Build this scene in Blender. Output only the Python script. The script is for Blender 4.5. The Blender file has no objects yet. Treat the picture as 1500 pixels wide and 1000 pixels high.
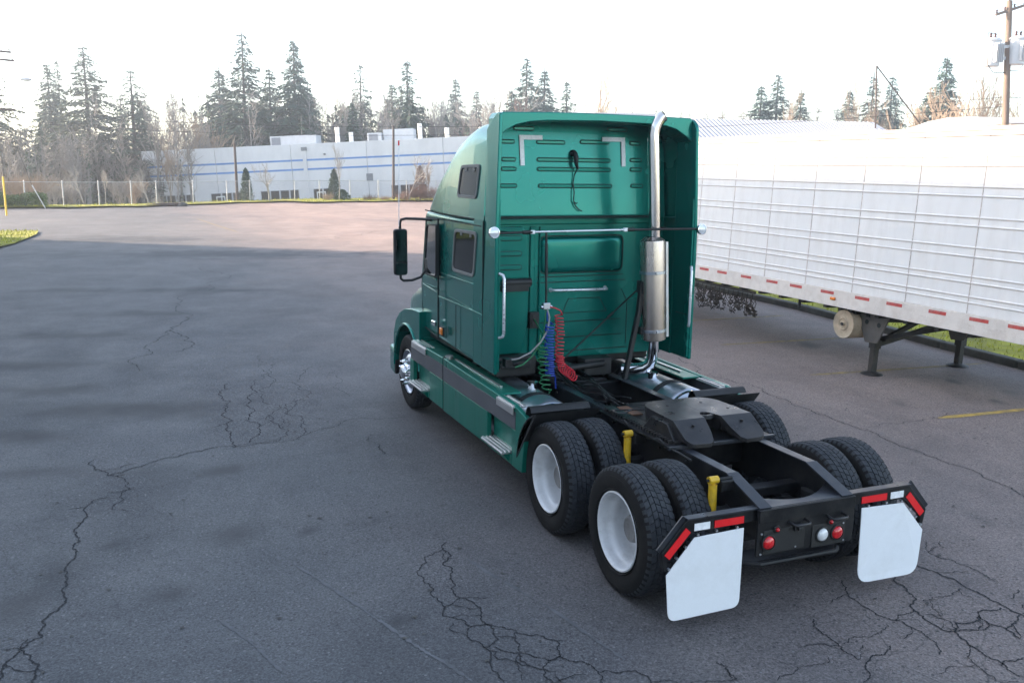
import bpy, bmesh, math, random
from mathutils import Vector, Matrix
random.seed(7)
SC = bpy.context.scene
COL = SC.collection
PI = math.pi
R = math.radians

# ------------------------------------------------------------------ camera
CAM_LOC = Vector((-4.595, -5.941, 3.326)); YAW, PITCH, ROLL = 0.3954, 0.1894, 0.0133
cf = Vector((math.sin(YAW)*math.cos(PITCH), math.cos(YAW)*math.cos(PITCH), -math.sin(PITCH)))
cr = Vector((math.cos(YAW), -math.sin(YAW), 0)); cu = cr.cross(cf)
cr, cu = cr*math.cos(ROLL)+cu*math.sin(ROLL), cu*math.cos(ROLL)-cr*math.sin(ROLL)
cam = bpy.data.cameras.new('camera'); cam.sensor_width = 36; cam.lens = 36*1337.9/1500
cam.clip_start = 0.05; cam.clip_end = 3000
camo = bpy.data.objects.new('camera', cam); COL.objects.link(camo)
camo.matrix_world = Matrix(((cr.x, cu.x, -cf.x, CAM_LOC.x), (cr.y, cu.y, -cf.y, CAM_LOC.y), (cr.z, cu.z, -cf.z, CAM_LOC.z), (0, 0, 0, 1)))
SC.camera = camo

HAZE_D = 0.0019
# ------------------------------------------------------------------ sky, sun, exposure
SUN_EL = R(19.0); SUN_H = Vector((-0.81, 0.586, 0)).normalized()
SUN_DIR = Vector((SUN_H.x*math.cos(SUN_EL), SUN_H.y*math.cos(SUN_EL), math.sin(SUN_EL)))
W = bpy.data.worlds.new('World'); SC.world = W; W.use_nodes = True
wn = W.node_tree; wn.nodes.clear()
sky = wn.nodes.new('ShaderNodeTexSky'); sky.sky_type = 'NISHITA'; sky.sun_disc = False
sky.sun_elevation = SUN_EL; sky.sun_rotation = math.atan2(SUN_H.x, SUN_H.y)
sky.air_density = 1.0; sky.dust_density = 0.7; sky.ozone_density = 1.2; sky.altitude = 50
hs = wn.nodes.new('ShaderNodeHueSaturation'); hs.inputs['Saturation'].default_value = 0.72
bg = wn.nodes.new('ShaderNodeBackground'); bg.inputs['Strength'].default_value = 0.15
wo = wn.nodes.new('ShaderNodeOutputWorld')
wn.links.new(sky.outputs[0], hs.inputs['Color']); wn.links.new(hs.outputs[0], bg.inputs['Color']); wn.links.new(bg.outputs[0], wo.inputs['Surface'])
sl = bpy.data.lights.new('sun', 'SUN'); sl.energy = 5.0; sl.angle = R(2.8); sl.color = (1.0, 0.81, 0.64)
so = bpy.data.objects.new('sun', sl); COL.objects.link(so); so.location = (-40, 40, 40)
so.rotation_euler = SUN_DIR.to_track_quat('Z', 'Y').to_euler()
SC.view_settings.view_transform = 'Standard'; SC.view_settings.look = 'None'
SC.view_settings.gamma = 1.0; SC.view_settings.use_curve_mapping = False
SC.view_settings.exposure = 1.9
SC.render.engine = 'CYCLES'
try:
    SC.cycles.max_bounces = 5; SC.cycles.diffuse_bounces = 3; SC.cycles.glossy_bounces = 3; SC.cycles.transmission_bounces = 2; SC.cycles.transparent_max_bounces = 24; SC.cycles.volume_bounces = 0
except Exception: pass

# ------------------------------------------------------------------ mesh helpers
def V(*a): return Vector(a)
class MB:
    def __init__(s): s.v = []; s.f = []
    def add(s, vs, fs):
        o = len(s.v); s.v += [tuple(v) for v in vs]; s.f += [tuple(i+o for i in f) for f in fs]; return s
    def bx(s, x0, x1, y0, y1, z0, z1):
        vs = [(x, y, z) for x in (x0, x1) for y in (y0, y1) for z in (z0, z1)]
        return s.add(vs, [(0,1,3,2),(4,6,7,5),(0,4,5,1),(2,3,7,6),(0,2,6,4),(1,5,7,3)])
    def bar(s, p0, p1, w, h, up=(0,0,1)):
        p0 = Vector(p0); p1 = Vector(p1); d = (p1-p0).normalized(); up = Vector(up)
        a = d.cross(up)
        if a.length < 1e-4: a = d.cross(Vector((1,0,0)))
        a.normalize(); b = a.cross(d); vs = []
        for p in (p0, p1):
            for i, j in ((-1,-1),(1,-1),(1,1),(-1,1)): vs.append(p+a*(i*w/2)+b*(j*h/2))
        return s.add(vs, [(0,1,2,3),(7,6,5,4),(0,4,5,1),(1,5,6,2),(2,6,7,3),(3,7,4,0)])
    def ring(s, c, a, b, r, n, ph=0): return [Vector(c)+a*(r*math.cos(2*PI*i/n+ph))+b*(r*math.sin(2*PI*i/n+ph)) for i in range(n)]
    def cyl(s, p0, p1, r, n=16, r1=None, caps=True):
        p0 = Vector(p0); p1 = Vector(p1); d = (p1-p0).normalized()
        a = d.orthogonal().normalized(); b = d.cross(a); r1 = r if r1 is None else r1
        vs = s.ring(p0, a, b, r, n)+s.ring(p1, a, b, r1, n)
        fs = [(i, (i+1)%n, n+(i+1)%n, n+i) for i in range(n)]
        if caps: fs += [tuple(range(n))[::-1], tuple(range(n, 2*n))]
        return s.add(vs, fs)
    def tube(s, pts, r, n=8, caps=True):
        pts = [Vector(p) for p in pts]; m = len(pts); rs = r if isinstance(r, (list, tuple)) else [r]*m
        d0 = (pts[1]-pts[0]).normalized(); a = d0.orthogonal().normalized(); vs = []
        for i in range(m):
            d = (pts[min(i+1, m-1)]-pts[max(i-1, 0)])
            if d.length < 1e-9: d = d0
            d.normalize(); a = a-d*a.dot(d)
            if a.length < 1e-6: a = d.orthogonal()
            a.normalize(); b = d.cross(a); vs += s.ring(pts[i], a, b, rs[i], n)
        fs = [(k*n+i, k*n+(i+1)%n, (k+1)*n+(i+1)%n, (k+1)*n+i) for k in range(m-1) for i in range(n)]
        if caps: fs += [tuple(range(n))[::-1], tuple(range((m-1)*n, m*n))]
        return s.add(vs, fs)
    def lathe(s, prof, c=(0,0,0), ax=(1,0,0), n=32, closed=False):
        # prof: list of (radius, height along the axis)
        ax = Vector(ax).normalized(); a = ax.orthogonal().normalized(); b = ax.cross(a); c = Vector(c); vs = []
        for r, h in prof: vs += s.ring(c+ax*h, a, b, max(r, 1e-4), n)
        m = len(prof); fs = []
        for k in range(m if closed else m-1):
            k2 = (k+1) % m
            for i in range(n): fs.append((k*n+i, k*n+(i+1)%n, k2*n+(i+1)%n, k2*n+i))
        return s.add(vs, fs)
    def prism(s, poly, ax, a0, a1):
        # poly: 2D points in the plane across ax ('x': (y,z), 'y': (x,z), 'z': (x,y))
        def P(p, t): return (t, p[0], p[1]) if ax == 'x' else (p[0], t, p[1]) if ax == 'y' else (p[0], p[1], t)
        n = len(poly); vs = [P(p, a0) for p in poly]+[P(p, a1) for p in poly]
        return s.add(vs, [tuple(range(n)), tuple(range(2*n-1, n-1, -1))]+[(i, n+i, n+(i+1)%n, (i+1)%n) for i in range(n)])
    def loft(s, rings, closed=True, cap=True):
        n = len(rings[0]); vs = [p for r in rings for p in r]; m = len(rings); fs = []
        for k in range(m-1):
            for i in range(n if closed else n-1): fs.append((k*n+i, k*n+(i+1)%n, (k+1)*n+(i+1)%n, (k+1)*n+i))
        if cap and closed: fs += [tuple(range(n))[::-1], tuple(range((m-1)*n, m*n))]
        return s.add(vs, fs)
    def lean(s, k, z0): s.v = [(x, y+k*max(0, z-z0), z) for x, y, z in s.v]; return s
    def quad(s, a, b, c, d): return s.add([a, b, c, d], [(0,1,2,3)])
    def mesh(s, name, smooth=None, fix=True):
        me = bpy.data.meshes.new(name); me.from_pydata(s.v, [], s.f); me.validate()
        if fix:
            b = bmesh.new(); b.from_mesh(me); bmesh.ops.recalc_face_normals(b, faces=b.faces); b.to_mesh(me); b.free()
        if smooth is not None:
            me.polygons.foreach_set('use_smooth', [True]*len(me.polygons)); me.set_sharp_from_angle(angle=R(smooth))
        me.update(); return me
    def build(s, name, mat, parent=None, smooth=None, bevel=0, seg=2, fix=True, loc=None):
        return link(name, s.mesh(name, smooth, fix), mat, parent, bevel, seg, loc)
def link(name, me, mat, parent=None, bevel=0, seg=2, loc=None):
    if not me.materials and mat is not None: me.materials.append(mat)
    o = bpy.data.objects.new(name, me); COL.objects.link(o)
    if parent is not None: o.parent = parent
    if loc is not None: o.location = loc
    if bevel:
        m = o.modifiers.new('bevel', 'BEVEL'); m.width = bevel; m.segments = seg; m.limit_method = 'ANGLE'; m.angle_limit = R(35)
        if seg > 1: m.harden_normals = False
    return o
def tag(o, label=None, cat=None, group=None, kind=None):
    if label: o['label'] = label
    if cat: o['category'] = cat
    if group: o['group'] = group
    if kind: o['kind'] = kind
    return o
def empty(name, loc=(0,0,0), rot=(0,0,0)):
    o = bpy.data.objects.new(name, None); COL.objects.link(o); o.location = loc; o.rotation_euler = rot; o.empty_display_size = .2; return o
def copy_tree(o, parent=None):
    c = o.copy(); COL.objects.link(c); c.parent = parent
    for ch in list(o.children): copy_tree(ch, c)
    return c
def rrect(x0, x1, z0, z1, r, n=5):
    out = []
    for cx, cz, a in ((x1-r, z1-r, 0), (x0+r, z1-r, 90), (x0+r, z0+r, 180), (x1-r, z0+r, 270)):
        for i in range(n+1):
            t = R(a+90*i/n); out.append((cx+r*math.cos(t), cz+r*math.sin(t)))
    return out
def frame_prism(mb, outer, inner, ax, a0, a1):
    def P(p, t): return (t, p[0], p[1]) if ax == 'x' else (p[0], t, p[1]) if ax == 'y' else (p[0], p[1], t)
    n = len(outer); vs = [P(p, t) for t in (a0, a1) for q in (outer, inner) for p in q]; fs = []
    for i in range(n):
        j = (i+1) % n
        fs += [(i, j, n+j, n+i), (2*n+i, 3*n+i, 3*n+j, 2*n+j), (i, 2*n+i, 2*n+j, j), (n+i, n+j, 3*n+j, 3*n+i)]
    mb.add(vs, fs); return mb

# ------------------------------------------------------------------ materials
def nodes(name):
    m = bpy.data.materials.new(name); m.use_nodes = True; t = m.node_tree
    return m, t, t.nodes['Principled BSDF'], t.nodes['Material Output']
def N(t, typ, **kw):
    n = t.nodes.new(typ)
    for k, v in kw.items():
        if k in n.inputs: n.inputs[k].default_value = v
        else: setattr(n, k, v)
    return n
def ramp(t, fac, stops):
    r = t.nodes.new('ShaderNodeValToRGB'); e = r.color_ramp.elements
    while len(e) < len(stops): e.new(0.5)
    for k, (p, c) in enumerate(stops): e[k].position = p; e[k].color = (*c, 1) if len(c) == 3 else c
    t.links.new(fac, r.inputs[0]); return r.outputs[0]
def mixc(t, fac, a, b, mode='MIX'):
    m = t.nodes.new('ShaderNodeMix'); m.data_type = 'RGBA'; m.blend_type = mode
    for sock, v in ((m.inputs[0], fac), (m.inputs[6], a), (m.inputs[7], b)):
        if hasattr(v, 'is_output'): t.links.new(v, sock)
        elif isinstance(v, (int, float)): sock.default_value = v
        else: sock.default_value = (*v, 1)
    return m.outputs[2]
def mat(name, col, rough=.5, metal=0, var=.15, scale=4, bump=0, bscale=60, dirt=None, dirt_amt=.4, dirt_scale=2.5, coat=0, coat_rough=.05, rvar=.1, stretch=(1,1,1), spec=None):
    m, t, p, o = nodes(name)
    tc = N(t, 'ShaderNodeTexCoord'); mp = N(t, 'ShaderNodeMapping'); mp.inputs['Scale'].default_value = stretch
    t.links.new(tc.outputs['Object'], mp.inputs[0]); vec = mp.outputs[0]
    nz = N(t, 'ShaderNodeTexNoise', Scale=scale, Detail=3, Roughness=.6); t.links.new(vec, nz.inputs['Vector'])
    lo = tuple(c*(1-var) for c in col); hi = tuple(min(1, c*(1+var)) for c in col)
    c = ramp(t, nz.outputs['Fac'], [(.3, lo), (.7, hi)])
    rr = N(t, 'ShaderNodeMapRange'); rr.inputs['To Min'].default_value = max(0.02, rough-rvar); rr.inputs['To Max'].default_value = min(1, rough+rvar)
    rr.inputs['From Min'].default_value = .3; rr.inputs['From Max'].default_value = .7
    t.links.new(nz.outputs['Fac'], rr.inputs[0])
    if dirt:
        dz = N(t, 'ShaderNodeTexNoise', Scale=dirt_scale, Detail=5, Roughness=.7); t.links.new(vec, dz.inputs['Vector'])
        f = ramp(t, dz.outputs['Fac'], [(.45, (0,0,0)), (.75, (dirt_amt,)*3)])
        c = mixc(t, f, c, dirt)
        mm = N(t, 'ShaderNodeMath', operation='MAXIMUM'); t.links.new(rr.outputs[0], mm.inputs[0])
        m2 = N(t, 'ShaderNodeMath', operation='MULTIPLY'); t.links.new(f, m2.inputs[0]); m2.inputs[1].default_value = .9; t.links.new(m2.outputs[0], mm.inputs[1])
        t.links.new(mm.outputs[0], p.inputs['Roughness'])
    else: t.links.new(rr.outputs[0], p.inputs['Roughness'])
    t.links.new(c, p.inputs['Base Color']); p.inputs['Metallic'].default_value = metal
    if spec is not None: p.inputs['Specular IOR Level'].default_value = spec
    if coat: p.inputs['Coat Weight'].default_value = coat; p.inputs['Coat Roughness'].default_value = coat_rough
    if bump:
        bz = N(t, 'ShaderNodeTexNoise', Scale=bscale, Detail=2); t.links.new(vec, bz.inputs['Vector'])
        b = N(t, 'ShaderNodeBump', Strength=bump, Distance=.01); t.links.new(bz.outputs['Fac'], b.inputs['Height']); t.links.new(b.outputs[0], p.inputs['Normal'])
    return m
def glass_dark(name, col=(.012,.014,.015), rough=.04):
    m, t, p, o = nodes(name); p.inputs['Base Color'].default_value = (*col, 1); p.inputs['Roughness'].default_value = rough
    p.inputs['Specular IOR Level'].default_value = .38; return m
GREEN = (.0008, .178, .146)
M = dict(
    paint=mat('green_paint', GREEN, .25, .55, .06, 1.2, coat=.28, coat_rough=.02, dirt=(.006,.17,.14), dirt_amt=.35, dirt_scale=3, rvar=.05, spec=.35),
    paint_dusty=mat('green_paint_dusty', (.002,.185,.132), .36, .45, .1, 2, coat=.12, coat_rough=.12, dirt=(.06,.16,.125), dirt_amt=.5, dirt_scale=4, stretch=(1,3.5,.35)),
    band=mat('grey_band', (.075,.078,.088), .5, 0, .12, 5, dirt=(.16,.16,.16), dirt_amt=.3),
    seam=mat('seam_dark', (.006,.012,.011), .7),
    black=mat('black_plastic', (.010,.011,.012), .55, 0, .25, 6, bump=.05, dirt=(.04,.039,.037), dirt_amt=.35),
    frame=mat('chassis_black', (.009,.010,.012), .45, 0, .3, 5, dirt=(.05,.044,.038), dirt_amt=.5, dirt_scale=5, bump=.08, bscale=40, spec=.25),
    frame_blue=mat('chassis_top', (.016,.020,.028), .36, 0, .3, 6, dirt=(.08,.075,.07), dirt_amt=.4, dirt_scale=7, bump=.05),
    grease=mat('greasy_steel', (.022,.022,.024), .34, .2, .35, 5, dirt=(.062,.056,.052), dirt_amt=.7, dirt_scale=6, bump=.1, bscale=30),
    rust=mat('rusty_steel', (.12,.062,.036), .8, 0, .4, 9, bump=.2),
    rubber=mat('tyre_rubber', (.012,.0118,.0118), .8, spec=.2, metal=0, var=.25, scale=7, dirt=(.04,.034,.030), dirt_amt=.4, dirt_scale=4),
    tread=mat('tyre_tread', (.032,.036,.042), .7, spec=.3, metal=0, var=.3, scale=18, dirt=(.07,.07,.072), dirt_amt=.5, dirt_scale=9),
    hubm=mat('hub_steel', (.30,.29,.28), .4, .5, .2, 8, dirt=(.10,.08,.06), dirt_amt=.6, dirt_scale=9),
    rim=mat('white_rim', (.70,.71,.72), .35, 0, .08, 4, coat=.3, dirt=(.30,.29,.27), dirt_amt=.5, dirt_scale=5),
    alu=mat('polished_aluminium', (.56,.60,.66), .38, 1, .06, 5, dirt=(.35,.34,.33), dirt_amt=.3, dirt_scale=6),
    alu_step=mat('step_tread', (.66,.65,.64), .38, .85, .15, 12, dirt=(.3,.28,.25), dirt_amt=.5, dirt_scale=12),
    chrome=mat('chrome', (.86,.86,.87), .08, 1, .03, 5, rvar=.04),
    stack=mat('stack_chrome', (.80,.76,.72), .15, 1, .07, 4, dirt=(.28,.22,.17), dirt_amt=.45, dirt_scale=4, rvar=.06, stretch=(1,1,.35)),
    muffler=mat('muffler_shield', (.62,.54,.48), .30, .9, .2, 4, dirt=(.25,.20,.16), dirt_amt=.6, dirt_scale=4, stretch=(1.5,1.5,.3)),
    flap=mat('white_mud_flap', (.84,.86,.88), .38, 0, .02, 3, dirt=(.55,.55,.54), dirt_amt=.35, dirt_scale=3),
    yellow=mat('yellow_shock', (.72,.44,.02), .4, 0, .12, 8, dirt=(.12,.09,.05), dirt_amt=.6, dirt_scale=9),
    red_tape=mat('red_reflector', (.80,.008,.014), .4, 0, .04, 30, coat=.15),
    white_tape=mat('white_reflector', (.90,.91,.92), .3, 0, .06, 30, coat=.5),
    red_lens=mat('red_lens', (.62,.008,.014), .14, 0, .3, 40, coat=.8),
    white_lens=mat('white_lens', (.72,.74,.74), .14, 0, .1, 60, coat=.8),
    amber=mat('amber_lens', (.85,.22,.012), .25, 0, .2, 30, coat=.6),
    red_hose=mat('red_hose', (.52,.02,.035), .4, 0, .15, 6), blue_hose=mat('blue_hose', (.012,.045,.32), .4, 0, .15, 6),
    green_hose=mat('green_hose', (.01,.14,.05), .4, 0, .15, 6), grey_hose=mat('grey_hose', (.27,.26,.26), .5, 0, .15, 6),
    glass=glass_dark('window_glass'), seal=mat('window_seal', (.15,.15,.145), .55, 0, .15, 6),
    silver=mat('silver_grab', (.72,.74,.78), .30, .6, .05, 5),
    mirror=mat('mirror_glass', (.16,.17,.17), .04, 1, .02, rvar=.02),
    lamp_glass=mat('lamp_glass', (.62,.64,.68), .12, .3, .15, 20, coat=.8),
)
CRACKS=[
(1.2,[(-3.59,4.94),(-4.13,4.92),(-4.43,4.78),(-4.75,4.54),(-4.98,4.37),(-5.05,4.56),(-5.14,4.79)]),
(1,[(-4.98,4.37),(-4.75,3.85),(-4.82,3.54),(-4.93,3.3)]),
(1.25,[(-4.96,3.67),(-5.11,3.61),(-5.17,3.43),(-5.17,3.1),(-5.22,2.74),(-5.23,2.42),(-5.25,1.9),(-5.27,1.59),(-5.3,1.22),(-5.34,1.02),(-5.47,0.72),(-5.55,0.54),(-5.56,0.34)]),
(1.3,[(-5.47,0.7),(-5.35,0.46),(-5.36,0.21)]),
(.9,[(-5.6,0.75),(-5.47,0.72)]),
(1.2,[(-2.59,24.87),(-3.58,18.32),(-4.0,13.34),(-4.0,11.03)]),
(1,[(-4.0,13.34),(-4.42,11.44),(-4.58,9.61)]),
(1.2,[(-3.36,8.28),(-3.56,7.63),(-3.55,6.74),(-3.5,6.14),(-3.6,5.51),(-3.59,4.97)]),
(1.2,[(-3.02,8.07),(-3.16,7.07),(-3.22,5.76),(-3.42,5.08)]),
(0.7,[(-2.46,9.53),(-2.69,8.14),(-3.03,6.25),(-2.97,5.54),(-3.1,5.03),(-3.41,5.02)]),
(0.7,[(-1.94,9.12),(-2.43,8.05),(-2.28,7.26),(-2.58,6.86),(-2.67,5.7),(-2.74,5.2)]),
(.7,[(-3.59,4.97),(-3.11,4.97),(-2.06,5.69),(-1.29,5.52)]),
(.9,[(-1.99,4.5),(-2.02,4.06)]),
(.7,[(-2.63,10.31),(-2.69,8.89),(-3.02,8.07)]),
(.6,[(-2.43,8.05),(-2.69,8.14)]),
(.7,[(-3.03,6.25),(-3.22,5.76)]),
(.7,[(-2.58,6.86),(-2.97,5.54)]),
(.6,[(-1.8,8.43),(-1.72,7.8),(-1.79,6.91)]),
(1,[(-2.14,1.4),(-2.22,1.27),(-2.2,1.11),(-2.32,0.98),(-2.35,0.68),(-2.4,0.52),(-2.39,0.34),(-2.31,0.18),(-2.33,0.03),(-2.35,-0.12)]),
(.9,[(-2.22,1.27),(-2.42,1.17),(-2.51,0.99),(-2.53,0.65),(-2.54,0.32),(-2.55,0.25),(-2.39,0.34)]),
(1,[(-2.55,0.25),(-2.6,0.13),(-2.46,-0.12),(-2.53,-0.26),(-2.47,-0.43),(-2.34,-0.36),(-2.32,-0.22),(-2.35,-0.12),(-2.46,-0.12)]),
(.8,[(-2.35,-0.12),(-2.17,-0.28),(-2.22,-0.38),(-2.33,-0.32)]),
(.9,[(-2.18,-0.31),(-2.02,-0.44),(-1.96,-0.58),(-2.03,-0.73),(-2.13,-0.74),(-2.26,-0.59),(-2.22,-0.47),(-2.22,-0.38)]),
(1,[(-2.47,-0.43),(-2.51,-0.64),(-2.51,-0.89)]),
(1,[(-2.41,-0.45),(-2.27,-0.58),(-2.27,-0.77),(-2.2,-0.84),(-2.21,-1.01)]),
(1,[(-2.2,-0.82),(-2.13,-0.75),(-2.03,-0.73),(-1.92,-0.84),(-1.87,-1.0),(-1.91,-1.13)]),
(1,[(-1.87,-1.01),(-1.63,-1.08),(-1.59,-1.18),(-1.61,-1.25)]),
(.7,[(-1.6,-1.24),(-1.47,-1.27),(-1.05,-1.41),(-1.05,-1.37),(-1.02,-1.26),(-1.04,-1.2)]),
(1,[(0.66,-0.49),(0.53,-0.71),(0.5,-0.97),(0.53,-1.13),(0.59,-1.29),(0.61,-1.38),(0.54,-1.59),(0.47,-1.67)]),
(1.25,[(1.14,-0.58),(1.05,-0.8),(0.93,-0.99),(0.82,-1.12),(0.78,-1.28),(0.78,-1.43),(0.84,-1.47),(0.78,-1.64),(0.76,-1.8),(0.78,-1.95),(0.77,-2.1)]),
(1.5,[(1.48,-0.5),(1.52,-0.73),(1.54,-0.9),(1.54,-1.07),(1.54,-1.26),(1.54,-1.46),(1.54,-1.6)]),
(1.3,[(0.84,-1.47),(0.95,-1.37),(1.21,-1.36),(1.33,-1.3),(1.49,-1.32)]),
(1.4,[(1.21,-1.36),(1.18,-1.47),(1.24,-1.57),(1.2,-1.72)]),
(1.2,[(1.24,-1.57),(1.4,-1.52),(1.54,-1.46)]),
(1,[(1.18,-1.47),(1.01,-1.51),(0.84,-1.47)]),
(0.7,[(0.78,-1.64),(0.62,-1.78),(0.6,-1.86),(0.55,-2.06)]),
(.8,[(1.97,-0.14),(1.8,-0.32),(1.79,-0.45),(1.86,-0.63),(1.88,-0.75),(1.86,-0.99)]),
(1,[(-0.01,-0.94),(-0.1,-1.13),(-0.1,-1.34),(-0.12,-1.52)]),
(.6,[(-0.07,-1.31),(0.14,-1.28),(0.46,-1.19)]),
(1,[(-0.3,-1.76),(-0.14,-1.61),(-0.0,-1.52),(0.14,-1.51),(0.24,-1.45)]),
(.8,[(-1.05,-1.18),(-1.05,-1.31),(-1.07,-1.39)]),
(.6,[(-0.82,-1.53),(-0.58,-1.44),(-0.29,-1.42)]),
(1,[(0.75,-1.94),(0.93,-1.92),(0.99,-1.92)]),
(.8,[(1.69,-1.24),(1.9,-1.14)]),
(.8,[(0.82,-1.1),(0.64,-1.12),(0.56,-1.18)]),
(.6,[(0.99,-1.01),(1.28,-1.02),(1.47,-0.96)]),
(.5,[(0.92,-1.28),(0.98,-1.13),(1.13,-1.04)]),
(.6,[(1.8,-0.32),(1.92,-0.27),(2.09,-0.17)]),
(1.0,[(5.57,10.51),(4.26,7.21),(4.15,5.93),(4.14,5.69),(4.14,4.85),(4.11,4.11),(4.08,3.47),(4.07,2.95),(4.07,2.56),(4.04,2.11),(4.03,1.58),(4.0,1.46),(4.05,1.06),(3.99,0.72),(3.86,0.37)]),
(.8,[(4.25,2.99),(4.51,3.06),(4.97,3.04),(5.6,3.03)]),
(1.6,[(3.5,34.98),(5.63,37.42),(8.23,40.75)]),
(.8,[(-3.42,32.78),(-1.08,32.84),(1.71,35.01)]),
]
SCUFFS=[
[(-3.48,1.39),(-3.25,0.77),(-3.11,0.35),(-2.95,-0.12),(-2.77,-0.58),(-2.7,-0.8)],
[(-2.09,1.01),(-1.93,0.41),(-1.75,-0.28),(-1.63,-0.93)],
[(-4.17,0.67),(-4.01,0.29),(-3.84,-0.22)],
]
STAINS_AND_SHADE=[(-5.95,13.37,1.54,0.39,-0.32),(-6.10,10.62,1.43,0.40,-0.33),(-5.10,7.22,1.82,0.53,-0.34),(-5.52,4.73,0.81,0.25,-0.36),(-5.55,1.50,0.23,0.28,-0.37),(-5.34,1.94,0.19,0.25,-0.37),(-3.90,2.30,0.31,0.23,-0.36),(-6.07,6.29,0.65,0.25,-0.35),(-3.79,4.14,0.18,0.19,-0.35),(-4.94,2.42,0.11,0.10,-0.36),(-4.48,1.22,0.21,0.17,-0.37),(-5.59,8.70,0.89,0.36,-0.34),(-4.59,15.70,1.77,0.40,-0.31),(-2.88,19.31,1.77,0.55,-0.30),(-0.94,29.20,6.29,1.34,-0.26),(-4.93,37.32,4.29,1.54,-0.23),(-3.44,2.30,0.06,0.05,-0.36),(-3.26,2.11,0.06,0.05,-0.36),(-2.68,2.10,0.06,0.05,-0.37),(-2.97,0.14,0.05,0.05,-0.36),(-2.77,0.11,0.05,0.06,-0.38),(-2.59,-0.76,0.06,0.07,-0.37),(2.11,0.39,0.08,0.08,-0.36),(2.93,0.08,0.08,0.08,-0.36),(1.61,-0.86,0.09,0.09,-0.37),(7.38,7.84,0.22,0.29,-0.33),(7.78,3.74,0.13,0.20,-0.34),(7.56,4.63,0.11,0.16,-0.34),(5.67,3.83,0.10,0.13,-0.35),(7.09,3.41,0.09,0.14,-0.34),(-1.47,1.65,0.06,0.05,-0.35),(-6.03,20.28,1.03,0.42,-0.30),]  # wide bands at left paint soft tree shade, small ones are oil spots
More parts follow.
